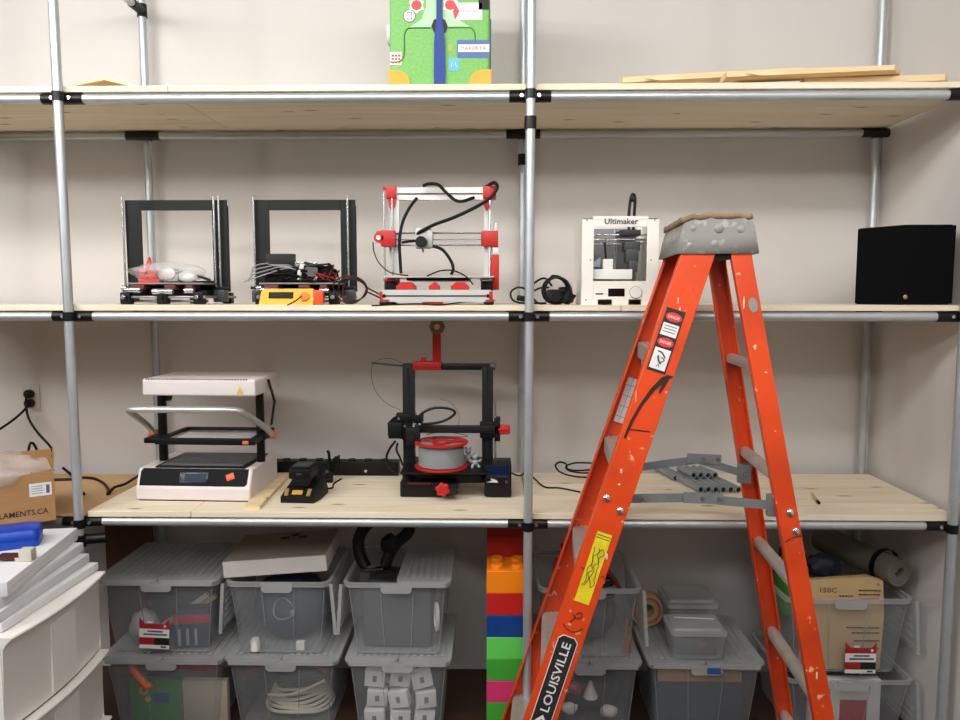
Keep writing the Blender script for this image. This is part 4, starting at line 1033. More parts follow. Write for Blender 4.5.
def make_bin(label, x0, x1, y0, z0, H, D=.40, lid='closed', flaps=(), flap_drop=.19, card=None, stick=None):
    cx = (x0 + x1) / 2; w = (x1 - x0) / 2
    t = thing('storage_bin', label, 'storage bin', (cx, y0, z0), 0, 'clear plastic storage bins')
    hb = H - .014
    wi = w - .014; wb = wi * .87
    def ring(f, g=0.0): # f 0 bottom .. 1 top
        ww = wb + (wi - wb) * f + g; ins = .022 * (1 - f)
        return rrect(-ww, ww, .012 + ins - g, D - .012 - ins + g, .004 + (hb - .004) * f, .03)
    m = MB(); m.rings([ring(0), ring(.5), ring(1)], True, False); m.build('tub', bin_m, t)
    m = MB(); m.rings([ring(.94, .001), ring(.94, .012), ring(1.0, .013), ring(1.0, .002)], False, False); m.build('rim', lid_m, t)
    m = MB()   # moulded ribs on the front
    for s in (-1, 1):
        a = V((s * wb * .30, .012 + .022 - .002, .012)); b = V((s * wi * .33, .010, hb * .9)); m.bar(a, b, .003, .003, (0, -1, 0))
        a = V((s * wb * .93, .012 + .022 - .0, .012)); b = V((s * wi * .94, .012, hb * .9)); m.bar(a, b, .003, .003, (0, -1, 0))
    m.bar(V((-wb * .9, .0335, .008)), V((wb * .9, .0335, .008)), .003, .003, (0, -1, 0))
    m.build('moulded_rib', bin_m, t)
    m = MB(); m.prism([(-.058, 0), (.058, 0), (.056, -.026), (.046, -.034), (-.046, -.034), (-.056, -.026)], .005, Matrix(((1, 0, 0, 0), (0, 0, -1, 0), (0, 1, 0, hb - .002), (0, 0, 0, 1)))); lt = m.build('latch', lid_m, t)
    if stick:
        m = MB(); m.bx(.0, .05, -.0062, -.005, hb - .03, hb - .006, .0004, 1); m.build('sticker', stick, lt)
    def half(xa, xb):
        m = MB(); zt = hb + .001
        m.rings([rrect(xa, xb, -.004, D + .004, zt, .02), rrect(xa, xb, -.004, D + .004, zt + .009, .02)])
        n = max(2, int((xb - xa - .03) / .026))
        for k in range(n):
            xx = xa + .02 + (xb - xa - .04) * (k + .5) / n; m.bx(xx - .0065, xx + .0065, .03, D - .03, zt + .009, zt + .0128, .0015, 1)
        # comb teeth where the halves meet the rim
        m.bx(xa + .02, xb - .02, -.006, -.002, zt - .012, zt + .002)
        m.build('lid', lid_m, t)
    if lid == 'closed': half(-w, -.001); half(.001, w)
    elif lid == 'right': half(.0, w)
    for s in flaps:
        m = MB(); e = -1 if s == 'L' else 1; xh = e * (w - .004)
        zt = hb - .004
        f = lambda a, b_: V((xh + e * (.004 + .014 * a), .0 + b_ * D, zt - a * flap_drop + (.006 if int(b_ * 18) % 2 else 0) * (a > .95)))
        m.grid(f, 8, 18)
        for k in range(6):
            a_ = .12 + .15 * k
            m.bar((xh + e * (.004 + .014 * a_), .03, zt - a_ * flap_drop), (xh + e * (.004 + .014 * a_), D - .02, zt - a_ * flap_drop), .003, .012, (0, 0, 1))
        m.rings([[V((xh + e * (.001 + .014 * a_), y_, zt - a_ * flap_drop)) for a_ in (0, 1)] + [V((xh + e * (.013 + .014 * a_), y_, zt - a_ * flap_drop)) for a_ in (1, 0)] for y_ in (-.004, .002)])
        m.build('lid_flap', lid_m, t)
    if card: label_card(t, card[0], card[1], card[2], rot=card[3] if len(card) > 3 else 0)
    return t
Y0 = .165
H1 = .30
make_bin('lower clear bin with red lid of green and red toys, left end under the shelf', -1.580, -1.120, Y0, 0, H1)
make_bin('upper clear bin with ridged lid and red-white card, left end under the shelf', -1.585, -1.130, Y0, H1 + .001, H1, card=(-.020, .028, .008, .04))
make_bin('lower clear bin holding coiled beige cable, second from left under the shelf', -1.118, -.690, Y0, 0, H1)
make_bin('upper open clear bin of dark cables with the white box on top', -1.108, -.715, Y0, H1 + .001, H1, lid='open', flaps=('L', 'R'))
make_bin('lower clear bin filled with small white boxes', -.668, -.272, Y0, 0, H1)
make_bin('upper clear bin with black looped strap on its half-open ridged lid', -.672, -.272, Y0, H1 + .001, H1, lid='right', flaps=('L',))
make_bin('lower clear bin with red and white odds behind the ladder lettering', .045, .433, Y0, 0, H1 - .004)
make_bin('upper open clear bin of dark tools behind the ladder, lid flap hanging right', .045, .428, Y0, H1 - .003, .288, lid='open', flaps=('R',), flap_drop=.21)
make_bin('lidded clear bin with blue sticker carrying two small clear boxes', .452, .880, Y0, 0, H1, stick=M('blue_sticker', (52, 84, 160), .5))
make_bin('lower open clear bin with white paper inside, right end under the shelf', .960, 1.43, Y0, 0, .245, lid='open', flaps=('R',), flap_drop=.2)
make_bin('upper open clear bin with brown paper bag and red card, right end', .945, 1.412, Y0, .246, .308, lid='open', flaps=('R',), flap_drop=.2, card=(.048, .012, .008))

# ---------------- contents
tb = H1 + .001 + .006
def one(m, name, mat, label, cat, loc, rz=0, group=None, rot=None):
    o = m.build(name, mat); tag(o, label, cat, group, loc, rz)
    if rot: o.rotation_euler = rot
    return o
# upper bin 1
o = MB(); o.bx(-.065, .065, 0, .05, 0, .15, .002); c = one(o, 'blue_carton', M('navy_carton', (40, 46, 70), .6), 'navy carton with red band inside the upper left clear bin', 'box', (-1.258, .225, tb), .12)
MB().bx(-.066, .066, -.0012, 0, .095, .13).build('red_band', red_card, c)
m = MB()
for k in range(3): m.bx(-.05 + .03 * k, -.04 + .03 * k, -.0012, 0, .01, .075)
m.build('white_print', M('dull_white', (150, 150, 155), .6), c)
m = MB(); m.bar((-.13, 0, .012), (.10, .02, .17), .02, .016); m.bar((-.12, .03, .012), (.12, .05, .15), .02, .016); one(m, 'wood_sticks', ply2_m, 'pale wooden sticks leaning in the upper left clear bin', 'wood sticks', (-1.33, .30, tb))
m = MB(); m.blob((0, 0, .065), (.055, .05, .065), .25, 5, 3, 4, 0); one(m, 'crumpled_bag', M('grey_bag', (176, 176, 178), .5), 'grey-white crumpled bag at left in the upper left clear bin', 'bag', (-1.455, .26, tb))
m = MB(); m.bx(-.16, .16, 0, .12, 0, .13, .01); one(m, 'dark_case', M('slate_case', (70, 74, 84), .6), 'slate grey case at the back of the upper left clear bin', 'case', (-1.35, .40, tb))
# lower bin 1
m = MB(); m.bx(-.10, .10, 0, .04, 0, .165, .003); o = one(m, 'game_box', M('toy_green', (60, 128, 58), .5), 'green toy box inside the lower left clear bin', 'toy box', (-1.405, .225, .006))
m = MB(); m.lathe([(.008, 0), (.02, 0), (.02, .002), (.008, .002)], (-.045, 0, .13), (0, -1, 0), 16, True); m.cyl((-.03, 0, .095), (-.03, -.002, .095), .012, n=14); m.build('yellow_print', M('toy_yellow', (220, 180, 40), .5), o)
m = MB(); m.bx(-.005, .05, -.002, 0, .08, .12); m.build('blue_print', M('toy_blue', (50, 70, 130), .5), o)
m = MB(); m.bx(-.085, .085, 0, .03, 0, .17, .003); one(m, 'beige_box', M('beige_board', (178, 168, 148), .6), 'beige box beside the green toy box in the lower left bin', 'box', (-1.215, .222, .006))
m = MB(); m.bx(-.135, .135, 0, .13, 0, .07, .008); one(m, 'red_tray', M('toy_red', (170, 30, 34), .45), 'red toy tray across the top inside the lower left bin', 'toy tray', (-1.315, .2685, .19))
m = MB(); m.tube([(-.03, 0, .10), (-.01, -.0, .06), (.025, 0, .015)], .013, 10, 4); m.blob((.03, 0, .014), (.018, .014, .014), .1); one(m, 'orange_arm', M('toy_orange', (226, 96, 40), .45), 'orange toy arm leaning at front left in the lower left bin', 'toy', (-1.45, .196, .155))
# upper bin 2: dark blue cloth and small white parts
m = MB(); m.blob((0, 0, .12), (.142, .14, .125), .08, 4, 4, 6, 0); one(m, 'cable_heap', M('navy_heap', (44, 52, 74), .6), 'heap of dark blue cables filling the open bin under the white box', 'cables', (-.915, .37, tb))
m = MB(); m.lathe([(.001, 0), (.018, 0), (.018, .035), (.013, .045), (.001, .045)], n=18); one(m, 'bottle_stopper', white_m, 'white cap standing at front left in the bin of dark cables', 'cap', (-1.012, .212, tb + .0))
m = MB(); m.bx(-.016, .016, 0, .02, 0, .034, .003); one(m, 'white_block', white_m, 'small white block at front right in the bin of dark cables', 'block', (-.842, .208, tb))
m = MB(); m.tube([(.04 * math.cos(a), -.012 * math.sin(a * 2), .04 * math.sin(a) + .05) for a in [2 * PI * k / 10 for k in range(10)]], .003, 6, 4, True); m.box((.03, 0, .035), (.016, .012, .02), None, .003); one(m, 'clear_tube_coil', M('coil_grey', (130, 136, 146), .4), 'thin grey coil with white clip in the bin of dark cables', 'coil', (-.90, .213, tb + .11))
# white box on bin 2
t = thing('flat_box', 'flat white cardboard box lying tilted across the open bin', 'box', (-.925, Y0 + .03, .607), 0)
m = MB(); m.bx(-.190, .192, 0, .29, 0, .060, .002); m.build('carton', M('carton_white', (222, 218, 210), .6), t)
m = MB(); m.bx(-.188, .19, .002, .288, .0602, .0612); plabel(m.build('box_top', M('carton_grey', (150, 140, 128), .7), t), 'grey-brown top face')
m = MB()
for k in range(3): m.blob((-.01 + .035 * k, .22 + .03 * (k % 2), .0614), (.02, .016, .0009), .3, 3, 2, k)
m.build('top_print', M('dark_print', (52, 46, 42), .7), t)
t.rotation_euler = (math.radians(1), math.radians(-3.5), math.radians(2.5))
# lower bin 2
m = MB()
for k in range(7): m.tube([((.13 - .006 * k) * math.cos(a), (.10 - .006 * k) * math.sin(a), .02 + .012 * k + .006 * math.sin(3 * a + k)) for a in [2 * PI * q / 14 for q in range(14)]], .0065, 7, 4, True)
m.tube([(-.1, -.09, .09), (0, -.1, .1), (.12, -.09, .15)], .006, 7, 5); one(m, 'cable_coil', M('beige_cable', (206, 198, 176), .5), 'coil of beige cable lying in the second lower bin from left', 'cable', (-.885, .355, .01))
m = MB(); m.tube([(-.15, 0, .0), (-.08, -.01, .03), (.0, 0, .02), (.08, .0, .035), (.15, .01, .0)], .012, 8, 6); m.tube([(-.13, .02, .02), (0, .03, .045), (.12, .03, .03)], .009, 8, 6); one(m, 'red_hose', M('dull_red_hose', (140, 52, 48), .5), 'dull red hose above the beige cable coil in its bin', 'hose', (-.905, .25, .2))
m = MB(); m.bx(-.024, .024, 0, .03, 0, .024, .006); one(m, 'white_fitting', M('cream_fitting', (224, 214, 196), .5), 'cream fitting under the lid above the beige cable coil', 'fitting', (-.93, .205, .236))
m = MB(); m.blob((0, 0, .06), (.16, .14, .06), .1, 4, 3, 9, 0); one(m, 'dark_cloth', M('dark_cloth', (70, 72, 78), .8), 'dark cloth under the beige cable coil in its bin', 'cloth', (-.9, .37, .125))
# upper bin 3
m = MB(); m.bx(-.13, .13, 0, .25, 0, .22, .012); one(m, 'grey_foam', M('grey_foam', (84, 86, 90), .8), 'dark grey foam block filling the bin below the black strap', 'foam', (-.482, .245, tb))
m = MB(); m.lathe([(.02, 0), (.03, 0), (.032, .01), (.02, .012)], (0, 0, 0), (-1, -.3, 0), 20, True); o = one(m, 'white_ring', white_m, 'white ring at right inside the bin below the black strap', 'ring', (-.325, .235, tb + .125)); o.scale = (1, 1, 1.8)
m = MB()
m.tube([(-.03, 0, .006), (-.055, .01, .05), (-.062, .02, .11), (-.03, .03, .165), (.03, .035, .19), (.10, .03, .188), (.135, .02, .165), (.125, .012, .135), (.085, .006, .10), (.06, 0, .06), (.045, -.005, .02)], 1 and .023, 10, 6)
m.blob((.062, .0, .095), (.035, .025, .05), .2, 4, 3, 2); m.box((.05, -.02, .006), (.075, .05, .012), None, .004); m.tube([(-.045, -.02, .006), (-.02, -.03, .006), (.04, -.03, .012)], .008, 8, 5)
one(m, 'looped_strap', black_m, 'thick black looped strap standing out of the upper bin', 'strap', (-.575, .30, H1 + .001 + H1 - .012))
# lower bin 3: small white boxes
sw = M('small_white_box', (222, 220, 218), .5); sg = M('switch_grey', (120, 122, 126), .5)
rnd = random.Random(11)
proto = None; cnt = 0
desc = ['lying flat', 'tipped on its side', 'standing upright', 'leaning left', 'leaning right']
places = ['bottom left front', 'bottom centre front', 'bottom right front', 'middle left front', 'middle centre front', 'middle right front', 'upper left front', 'upper centre front', 'upper right front', 'bottom left back', 'bottom right back', 'middle left back', 'middle right back', 'upper left back', 'upper right back']
posn = []
for L in range(3):
    for i in range(3): posn.append((-.565 + .093 * i + .01 * (L % 2), .225, .014 + .077 * L))
for L in range(3):
    for i in range(2): posn.append((-.53 + .12 * i, .325, .014 + .077 * L))
for k, p in enumerate(posn):
    if proto is None:
        t = MB().bx(-.038, .038, -.02, .02, -.0, .062, .003).build('switch_box', sw)
        MB().bx(-.008, .008, -.0212, -.02, .02, .044, .001, 1).build('switch_slot', sg, t)
        proto = t; o = t
    else: o = copy_tree(proto)
    tag(o, 'small white box with grey slot, %s in the lower bin of white boxes' % places[k], 'small box', 'small white boxes in the lower bin', (p[0] + rnd.uniform(-.004, .004), p[1] + rnd.uniform(-.008, .008), p[2]))
    o.rotation_euler = (rnd.uniform(-.1, .1), rnd.uniform(-.22, .22), rnd.uniform(-.3, .3))
# upper bin 4 + lower bin 4
t4 = H1 - .003 + .006
m = MB(); rnd = random.Random(9)
tangle(m, 9, ((-.12, .12), (-.1, .1), (.15, .34)), .007, rnd); m.blob((.0, 0, .1), (.125, .125, .1), .12, 4, 3, 3, 0); one(m, 'tool_heap', M('dark_tools', (40, 34, 34), .45), 'heap of black tools and leads in the open bin behind the ladder', 'tools', (.24, .36, t4))
m = MB(); tangle(m, 5, ((-.13, -.03), (-.06, .06), (.15, .38)), .006, rnd); m.tube([(.03, -.02, .25), (.08, -.02, .30), (.13, 0, .22)], .009, 8, 5); one(m, 'red_lead', M('dark_red_lead', (120, 40, 34), .5), 'dark red leads sticking out of the open bin behind the ladder', 'leads', (.235, .27, t4))
m = MB(); m.tube([(-.02, 0, .0), (-.01, -.01, .05), (.01, 0, .09), (.03, .01, .05), (.025, 0, .0)], .009, 8, 5); one(m, 'steel_loop', steel_m, 'bright steel loop at left in the open bin behind the ladder', 'loop', (.125, .22, .545))
m = MB(); m.cyl((0, 0, 0), (.008, 0, .13), .006, n=10); m.cyl((.02, 0, .0), (.024, 0, .10), .005, n=10); m.cyl((.0, 0, .06), (.002, 0, .07), .010, n=10); one(m, 'copper_rod', M('copper_rod', (190, 120, 90), .4, .4), 'coppery rods standing at right in the open bin behind the ladder', 'rods', (.375, .225, t4))
m = MB(); m.blob((0, 0, .09), (.15, .12, .09), .15, 4, 3, 12, 0); one(m, 'black_cloth', M('near_black_cloth', (36, 36, 40), .8), 'black cloth in the lower bin behind the ladder lettering', 'cloth', (.24, .38, .006))
for i, (dx, z_, mt_, nm, lb) in enumerate(((-.07, .14, 'toy_red2', 'red_ball', 'round red toy at left in the lower bin behind the ladder'), (-.01, .13, 'w', 'white_cone', 'white cone-shaped piece in the middle of the lower bin behind the ladder'), (-.09, .06, 'w', 'white_scrap', 'white crumpled scrap at lower left in the bin behind the ladder'), (.06, .05, 'w', 'white_lump', 'white lump at lower right in the bin behind the ladder'))):
    m = MB()
    if nm == 'white_cone': m.lathe([(.001, 0), (.028, 0), (.006, .06), (.001, .062)], n=16)
    else: m.blob((0, 0, .024), (.032, .024, .024), .2, 4, 2, i)
    one(m, nm, M('dusky_red', (150, 44, 48), .5) if mt_ != 'w' else M('offwhite_scrap', (206, 204, 202), .6), lb, 'scrap', (.26 + dx, .222, z_))
# bin 5 contents
m = MB(); m.bx(-.155, .155, 0, .02, 0, .052, .001); one(m, 'wood_block', M('plain_wood', (178, 138, 98), .65), 'brown wooden board standing inside the bin with the blue sticker', 'board', (.655, .208, .20))
m = MB(); m.bx(-.16, .16, 0, .16, 0, .19, .006); one(m, 'dark_case', M('dark_blue_case', (58, 68, 80), .5), 'dark blue-grey case inside the bin with the blue sticker', 'case', (.655, .225, .006))
# two small clear boxes on bin 5, and a roll behind
def small_box(label, x, y, z, w, d, h, tilt=0, fill=None):
    t = thing('lidded_box', label, 'plastic box', (x, y, z))
    m = MB(); m.rings([rrect(-w * .44, w * .44, .01, d - .01, .001, .012), rrect(-w * .49, w * .49, .002, d - .002, h * .8, .014)], True, False); m.build('tub', bin_m, t, solid=.002)
    m = MB(); m.rings([rrect(-w * .5, w * .5, -.004, d + .004, h * .8 + .001, .015), rrect(-w * .5, w * .5, -.004, d + .004, h * .92, .015), rrect(-w * .45, w * .45, .01, d - .01, h * .93, .015), rrect(-w * .44, w * .44, .015, d - .015, h, .015)]); m.build('lid', lid_m, t)
    return t
lt = H1 - .014 + .0128 + .002
small_box('small clear lidded box of green parts, in front on the lidded bin', .640, .172, lt, .205, .15, .115)
small_box('small clear lidded box standing farther back on the lidded bin', .662, .345, lt, .20, .18, .15)
m = MB(); m.bx(-.075, .075, 0, .09, 0, .06, .01); o = one(m, 'green_parts', M('dark_green_parts', (54, 70, 62), .5), 'dark green parts inside the front small clear box', 'parts', (.640, .20, lt + .004))
m = MB(); m.blob((0, 0, 0), (.02, .008, .012), .2); one(m, 'red_part', M('dusky_red', (150, 44, 48), .5), 'red part among the green parts in the small clear box', 'part', (.652, .188, lt + .05))
m = MB(); m.bx(-.07, .07, 0, .12, 0, .10, .01); one(m, 'grey_parts', M('taupe_parts', (110, 104, 94), .6), 'taupe parts inside the rear small clear box', 'parts', (.662, .37, lt + .004))
m = MB(); m.bx(-.075, .075, -.001, .0, 0, .0035); o = one(m, 'white_strip', white_m, 'thin white strip lying on top of the front small clear box', 'strip', (.645, .27, lt + .1158), -.08)
m = MB(); m.lathe([(.028, 0), (.066, 0), (.066, .05), (.028, .05)], axis=(0, 1, 0), n=28, loop=True); m.build
t = thing('tape_roll', 'beige and orange roll standing on the lidded bin beside the hanging flap', 'roll', (.505, .44, lt + .068))
m.build('roll', M('beige_roll', (196, 170, 132), .6), t)
m = MB(); m.lathe([(.045, -.001), (.056, -.001), (.056, .0), (.045, .0)], axis=(0, 1, 0), n=28, loop=True); m.build('orange_ring', M('dull_orange', (196, 110, 60), .6), t)
# bins at right: paper bag, pouches, rolled mat, paper
t = thing('paper_bag', 'folded brown kraft paper bag printed in dark ink standing in the bin', 'paper bag', (1.205, .205, .256), 0)
kraft = M('kraft_paper', (206, 174, 124), .75, var=.05, scale=14)
m = MB(); m.rings([[(-.17, 0, 0), (.11, 0, 0), (.11, .045, 0), (-.17, .045, 0)], [(-.17, -.004, .2), (.115, -.002, .2), (.115, .04, .2), (-.17, .04, .2)], [(-.17, .006, .335), (.06, .004, .352), (.06, .03, .352), (-.17, .03, .335)]])
m.rings([[(.06, .004, .19), (.118, .0, .19), (.118, .035, .19), (.06, .035, .19)], [(.06, .004, .352), (.112, .008, .335), (.112, .03, .335), (.06, .03, .352)]])
m.build('bag', kraft, t)
m = MB(); m.text('150C', FRONT(-.09, .0005, .302), width=.062, height=.018, ext=.0012)
rr = random.Random(4)
for k, (xa, xb, z_) in enumerate(((-.05, .0, .278), (-.055, .01, .262), (.02, .1, .300), (.02, .1, .284), (.03, .095, .268), (-.02, .10, .16), (0, .10, .14), (.01, .1, .11), (-.02, .1, .08))):
    xx = xa
    while xx < xb:
        w_ = rr.uniform(.006, .014); m.bx(xx, min(xx + w_, xb), -.0062 + (.004 if z_ < .2 else .0045) * (z_ > .25), -.003 + .003 * (z_ > .25), z_, z_ + .0045); xx += w_ + .003
m.build('bag_print', M('brown_ink', (84, 66, 46), .7), t)
m = MB()
for k in range(3): m.prism([(.03 + .028 * k, .318), (.045 + .028 * k, .318), (.0375 + .028 * k, .332)], .001, Matrix(((1, 0, 0, 0), (0, 0, -1, .0055), (0, 1, 0, 0), (0, 0, 0, 1))))
m.build('bag_symbols', M('rust_ink', (176, 116, 84), .7), t)
m = MB(); m.blob((0, 0, .13), (.04, .05, .135), .15, 4, 3, 5, 0); one(m, 'green_pouch', M('leaf_green', (60, 140, 40), .5), 'bright green pouch at the left of the bin behind the ladder leg', 'pouch', (1.012, .33, .4))
m = MB(); m.blob((0, 0, .06), (.065, .045, .045), .25, 5, 3, 7, 0); one(m, 'navy_pouch', M('navy_pouch', (40, 42, 58), .6), 'dark navy pouch behind the brown paper bag', 'pouch', (1.15, .33, .545))
m = MB(); m.blob((0, 0, .06), (.05, .04, .07), .2, 5, 3, 8, 0); one(m, 'red_pouch', M('dark_red_pouch', (130, 34, 32), .5), 'dark red pouch behind the brown paper bag by the ladder leg', 'pouch', (1.06, .40, .56))
m = MB(); m.bx(-.15, .15, 0, .13, 0, .27, .02); one(m, 'grey_sack', M('grey_sack', (120, 116, 110), .8), 'grey sack filling the back of the right end bin', 'sack', (1.15, .37, .256))
# rolled mat
ra = V((1.372, .205, .628)); rb = V((1.255, .57, .632)); d = (rb - ra).normalized()
t = thing('rolled_mat', 'rolled grey-olive mat resting on the right end bin against the wall', 'mat', ra)
mat_m = M('olive_foam', (112, 107, 95), .8, var=.06, scale=30)
u_ = V((0, 0, 1)).cross(d).normalized(); w_ = d.cross(u_)
m = MB(); spiral = []
turns = 3.2; N_ = 110
inner, outer = [], []
for i in range(N_ + 1):
    f = i / N_; a = f * turns * 2 * PI; r = .012 + .037 * f
    inner.append((r, a)); outer.append((r + .0105, a))
prof = inner + list(reversed(outer))
ln = (rb - ra).length
R0 = [(u_ * math.cos(a) + w_ * math.sin(a)) * r for r, a in prof]
top = [m.bm.verts.new(p) for p in R0]; bot = [m.bm.verts.new(p + d * ln) for p in R0]
n_ = len(R0)
for i in range(n_):
    j = (i + 1) % n_; m._face((top[i], top[j], bot[j], bot[i]))
for vs in (top, bot):
    for i in range(N_): m._face((vs[i], vs[i + 1], vs[n_ - 2 - i], vs[n_ - 1 - i]))
m.build('mat', mat_m, t)
m = MB(); m.lathe([(.0605, 0), (.063, 0), (.063, .02), (.0605, .02)], d * .06, d, 32, True); m.build('strap', black_m, t)
# lower right bin: paper pad
m = MB(); m.bx(-.16, .10, 0, .03, 0, .205, .002); o = one(m, 'paper_pad', M('pad_white', (224, 222, 220), .6), 'white paper pad with red card inside the lower right end bin', 'paper pad', (1.23, .215, .006))
m = MB(); m.bx(-.05, .05, -.002, 0, .0, .125); m.build('red_card', red_card, o)

# ---------------- column of big toy bricks
brick_cols = [('yellow', (240, 200, 40)), ('green', (72, 176, 62)), ('pink', (226, 62, 122)), ('mid green', (70, 172, 60)), ('light green', (104, 220, 96)), ('blue', (14, 66, 140)), ('red', (200, 36, 32)), ('orange', (255, 140, 22)), ('dark red', (164, 22, 20)), ('dark red', (140, 18, 18))]  # last entry, the topmost brick, is darkened to paint in the shelf's shadow
bw = .148; bh = .0815
def brick(label, mat, loc, nd=4):
    m = MB(); w = bw / 2; dpt = .1365 * nd / 2
    th = .006
    # hollow body with open underside
    o_ = [(-w, 0), (w, 0), (w, dpt), (-w, dpt)]; i_ = [(-w + th, th), (w - th, th), (w - th, dpt - th), (-w + th, dpt - th)]
    hh = bh - .001
    m.rings([[V((x, y, z)) for x, y in pl] for pl, z in ((i_, hh - th), (i_, 0), (o_, 0), (o_, hh))], True, True)
    for sx in (-1, 1):
        for sy in range(nd):
            c = (sx * w * .5, dpt * (sy + .5) / nd, hh); m.lathe([(.021, 0), (.021, .0135), (.0195, .015), (.0001, .015)], c, n=22)
    o = m.build('toy_brick', mat); 
    md = o.modifiers.new('edge', 'BEVEL'); md.width = .0015; md.segments = 2; md.limit_method = 'ANGLE'; md.angle_limit = .9
    return tag(o, label, 'toy brick', 'big toy bricks in a column', loc)
lbl = ['lowest big toy brick of the column, below the green one', 'green big toy brick below the pink brick', 'pink big toy brick between two green bricks', 'mid green big toy brick above the pink brick', 'light green big toy brick just below the blue brick', 'blue big toy brick in the middle of the column', 'bright red big toy brick below the orange brick', 'orange big toy brick with its studs showing', 'dark red big toy brick set back on the orange brick', 'topmost dark red big toy brick with shelf shadow painted into its colour']
zt0 = at(506, 571, .1).z
nb = 7; z0b = zt0 - 8 * bh
xc = (at(487, 620, .1).x + at(526, 620, .1).x) / 2 + .003
for i in range(10):
    z = zt0 - 8 * bh + i * bh if True else 0
    if i == 0: pass
    brick(lbl[i], M('brick_' + lbl[i].split(' big')[0].replace(' ', '_') , brick_cols[i][1], .35, var=.03, coat=.1), (xc, .1 if i < 8 else .2375, max(z, 0)), 4 if i < 8 else 2)
# brown cardboard leaning by the wall at far left
m = MB(); m.bx(-.10, .10, 0, .02, 0, .70, .002); one(m, 'leaning_board', M('dark_brown_board', (96, 64, 42), .7), 'dark brown board leaning on the back wall behind the left bins', 'board', (-1.68, .60, 0), 0)

# ---------------- white drawer cart, paper packs and blue case in front at left
t = thing('drawer_cart', 'white plastic drawer cart with bowed drawer fronts at lower left', 'drawer cart', (-1.40, -.355, 0), 0)
cw = M('cart_white', (242, 239, 233), .4, var=.02); 
hw = .237; dp = .36
def bow(y): return .022 * (1 - (y / hw) ** 2)
m = MB()
m.bx(-dp, -.012, -hw, -hw + .008, .03, .72, .002); m.bx(-dp, -.012, hw - .008, hw, .03, .72, .002); m.bx(-dp, -dp + .008, -hw, hw, .03, .72, .002); m.bx(-dp, -.012, -hw, hw, .03, .045, .002)
for z in (.265, .495): m.bx(-dp, -.03, -hw + .008, hw - .008, z - .006, z + .002)
m.build('carcass', cw, t)
ys = [-hw + 2 * hw * k / 20 for k in range(21)]
m = MB(); poly = [(-dp - .005, hw + .004), (-dp - .005, -hw - .004)] + [(-.052 + bow(y) , y * 1.0) for y in ys]; m.prism(poly, .018, Matrix.Translation((0, 0, .722))); o = m.build('top', cw, t)
md = o.modifiers.new('edge', 'BEVEL'); md.width = .006; md.segments = 3; md.limit_method = 'ANGLE'; md.angle_limit = .9
for z0_, z1_ in ((.05, .245), (.252, .475), (.482, .7395)):
    d_ = None
    m = MB()
    R_ = []
    for z, o_ in ((z0_, -.014), (z1_ - .035, -.008), (z1_ - .02, .0), (z1_ - .004, .016), (z1_, .014)):
        R_.append([V((o_ + bow(y), y * .985, z)) for y in ys] + [V((o_ + bow(y) - .012 - (.05 if z > z1_ - .01 and z1_ > .7 else .02 if z > z1_ - .01 else 0), y * .985, z)) for y in reversed(ys)])
    m.rings(R_); d_ = m.build('drawer', cw, t)
    m = MB(); m.rings([[V((-.0085 + bow(y), y, z0_ + .01)) for y in (-.06, -.03, .0, .03, .06)] + [V((-.015 + bow(y), y, z0_ + .01)) for y in (.06, .03, 0, -.03, -.06)],
                       [V((-.0068 + bow(y), y, z1_ - .045)) for y in (-.06, -.03, .0, .03, .06)] + [V((-.012 + bow(y), y, z1_ - .045)) for y in (.06, .03, 0, -.03, -.06)]]); m.build('drawer_panel', cw, d_)
for sy in (-1, 1):
    for x in (-.06, -dp + .04):
        m = MB(); m.lathe([(.001, 0), (.018, 0), (.018, .03), (.001, .03)], (x, sy * (hw - .03), 0), n=14); m.build('foot', M('cart_grey', (150, 150, 150), .5), t)
# paper packs: slightly skewed, receding upwards
wrap = M('wrap_white', (216, 216, 220), .3, var=.03); 
def pack(label, xr, yc, z0, h, rz, L=.46, Wd=.33, mat=None):
    t = thing('paper_pack', label, 'paper pack', (xr, yc, z0), rz, 'white packs of paper on the cart')
    m = MB(); m.bx(-Wd, 0, -L / 2, L / 2, 0, h, .006, 2); m.build('wrapped_ream', mat or paper_m, t)
    m = MB(); m.bx(-Wd + .02, .0006, -L / 2 + .02, L / 2 - .02, h * .45, h * .52); m.build('wrap_fold', wrap, t)
    return t
zc = .7405
pack('bottom pack of paper lying directly on the white drawer cart', -1.418, -.335, zc, .026, -.03, .45)
pack('second pack of paper from the cart, set a little back', -1.435, -.335, zc + .0262, .03, .02, .45, mat=wrap)
pack('third pack of paper from the cart, turned to the left', -1.455, -.32, zc + .0564, .03, .06, .46)
pack('topmost pack of paper carrying the blue case', -1.462, -.30, zc + .0866, .042, .16, .47)
ztop = zc + .1288
t = thing('blue_case', 'rounded bright blue plastic case lying on the paper stack', 'case', (-1.512, -.255, ztop), .46)
bl = M('bright_blue', (10, 66, 180), .35, var=.04)
Lc, Wc, Hc = .25, .105, .058
m = MB(); m.rings([rrect(-Lc, 0, 0, Wc, .0, .02, 5), rrect(-Lc - .003, .003, -.003, Wc + .003, .006, .022, 5), rrect(-Lc - .002, .002, -.002, Wc + .002, Hc * .46, .022, 5)]); m.build('case_body', bl, t)
m = MB(); m.rings([rrect(-Lc - .004, .004, -.004, Wc + .004, Hc * .47, .022, 5), rrect(-Lc - .004, .004, -.004, Wc + .004, Hc * .62, .022, 5), rrect(-Lc + .002, -.002, .004, Wc - .003, Hc * .9, .024, 5), rrect(-Lc + .016, -.016, .018, Wc - .016, Hc, .02, 5)]); m.build('case_lid', bl, t)
p = atz(25, 562, ztop)
t = thing('white_connector', 'small white box-shaped connector with dark red handle lying before the blue case', 'connector', (p.x, p.y, ztop), .1)
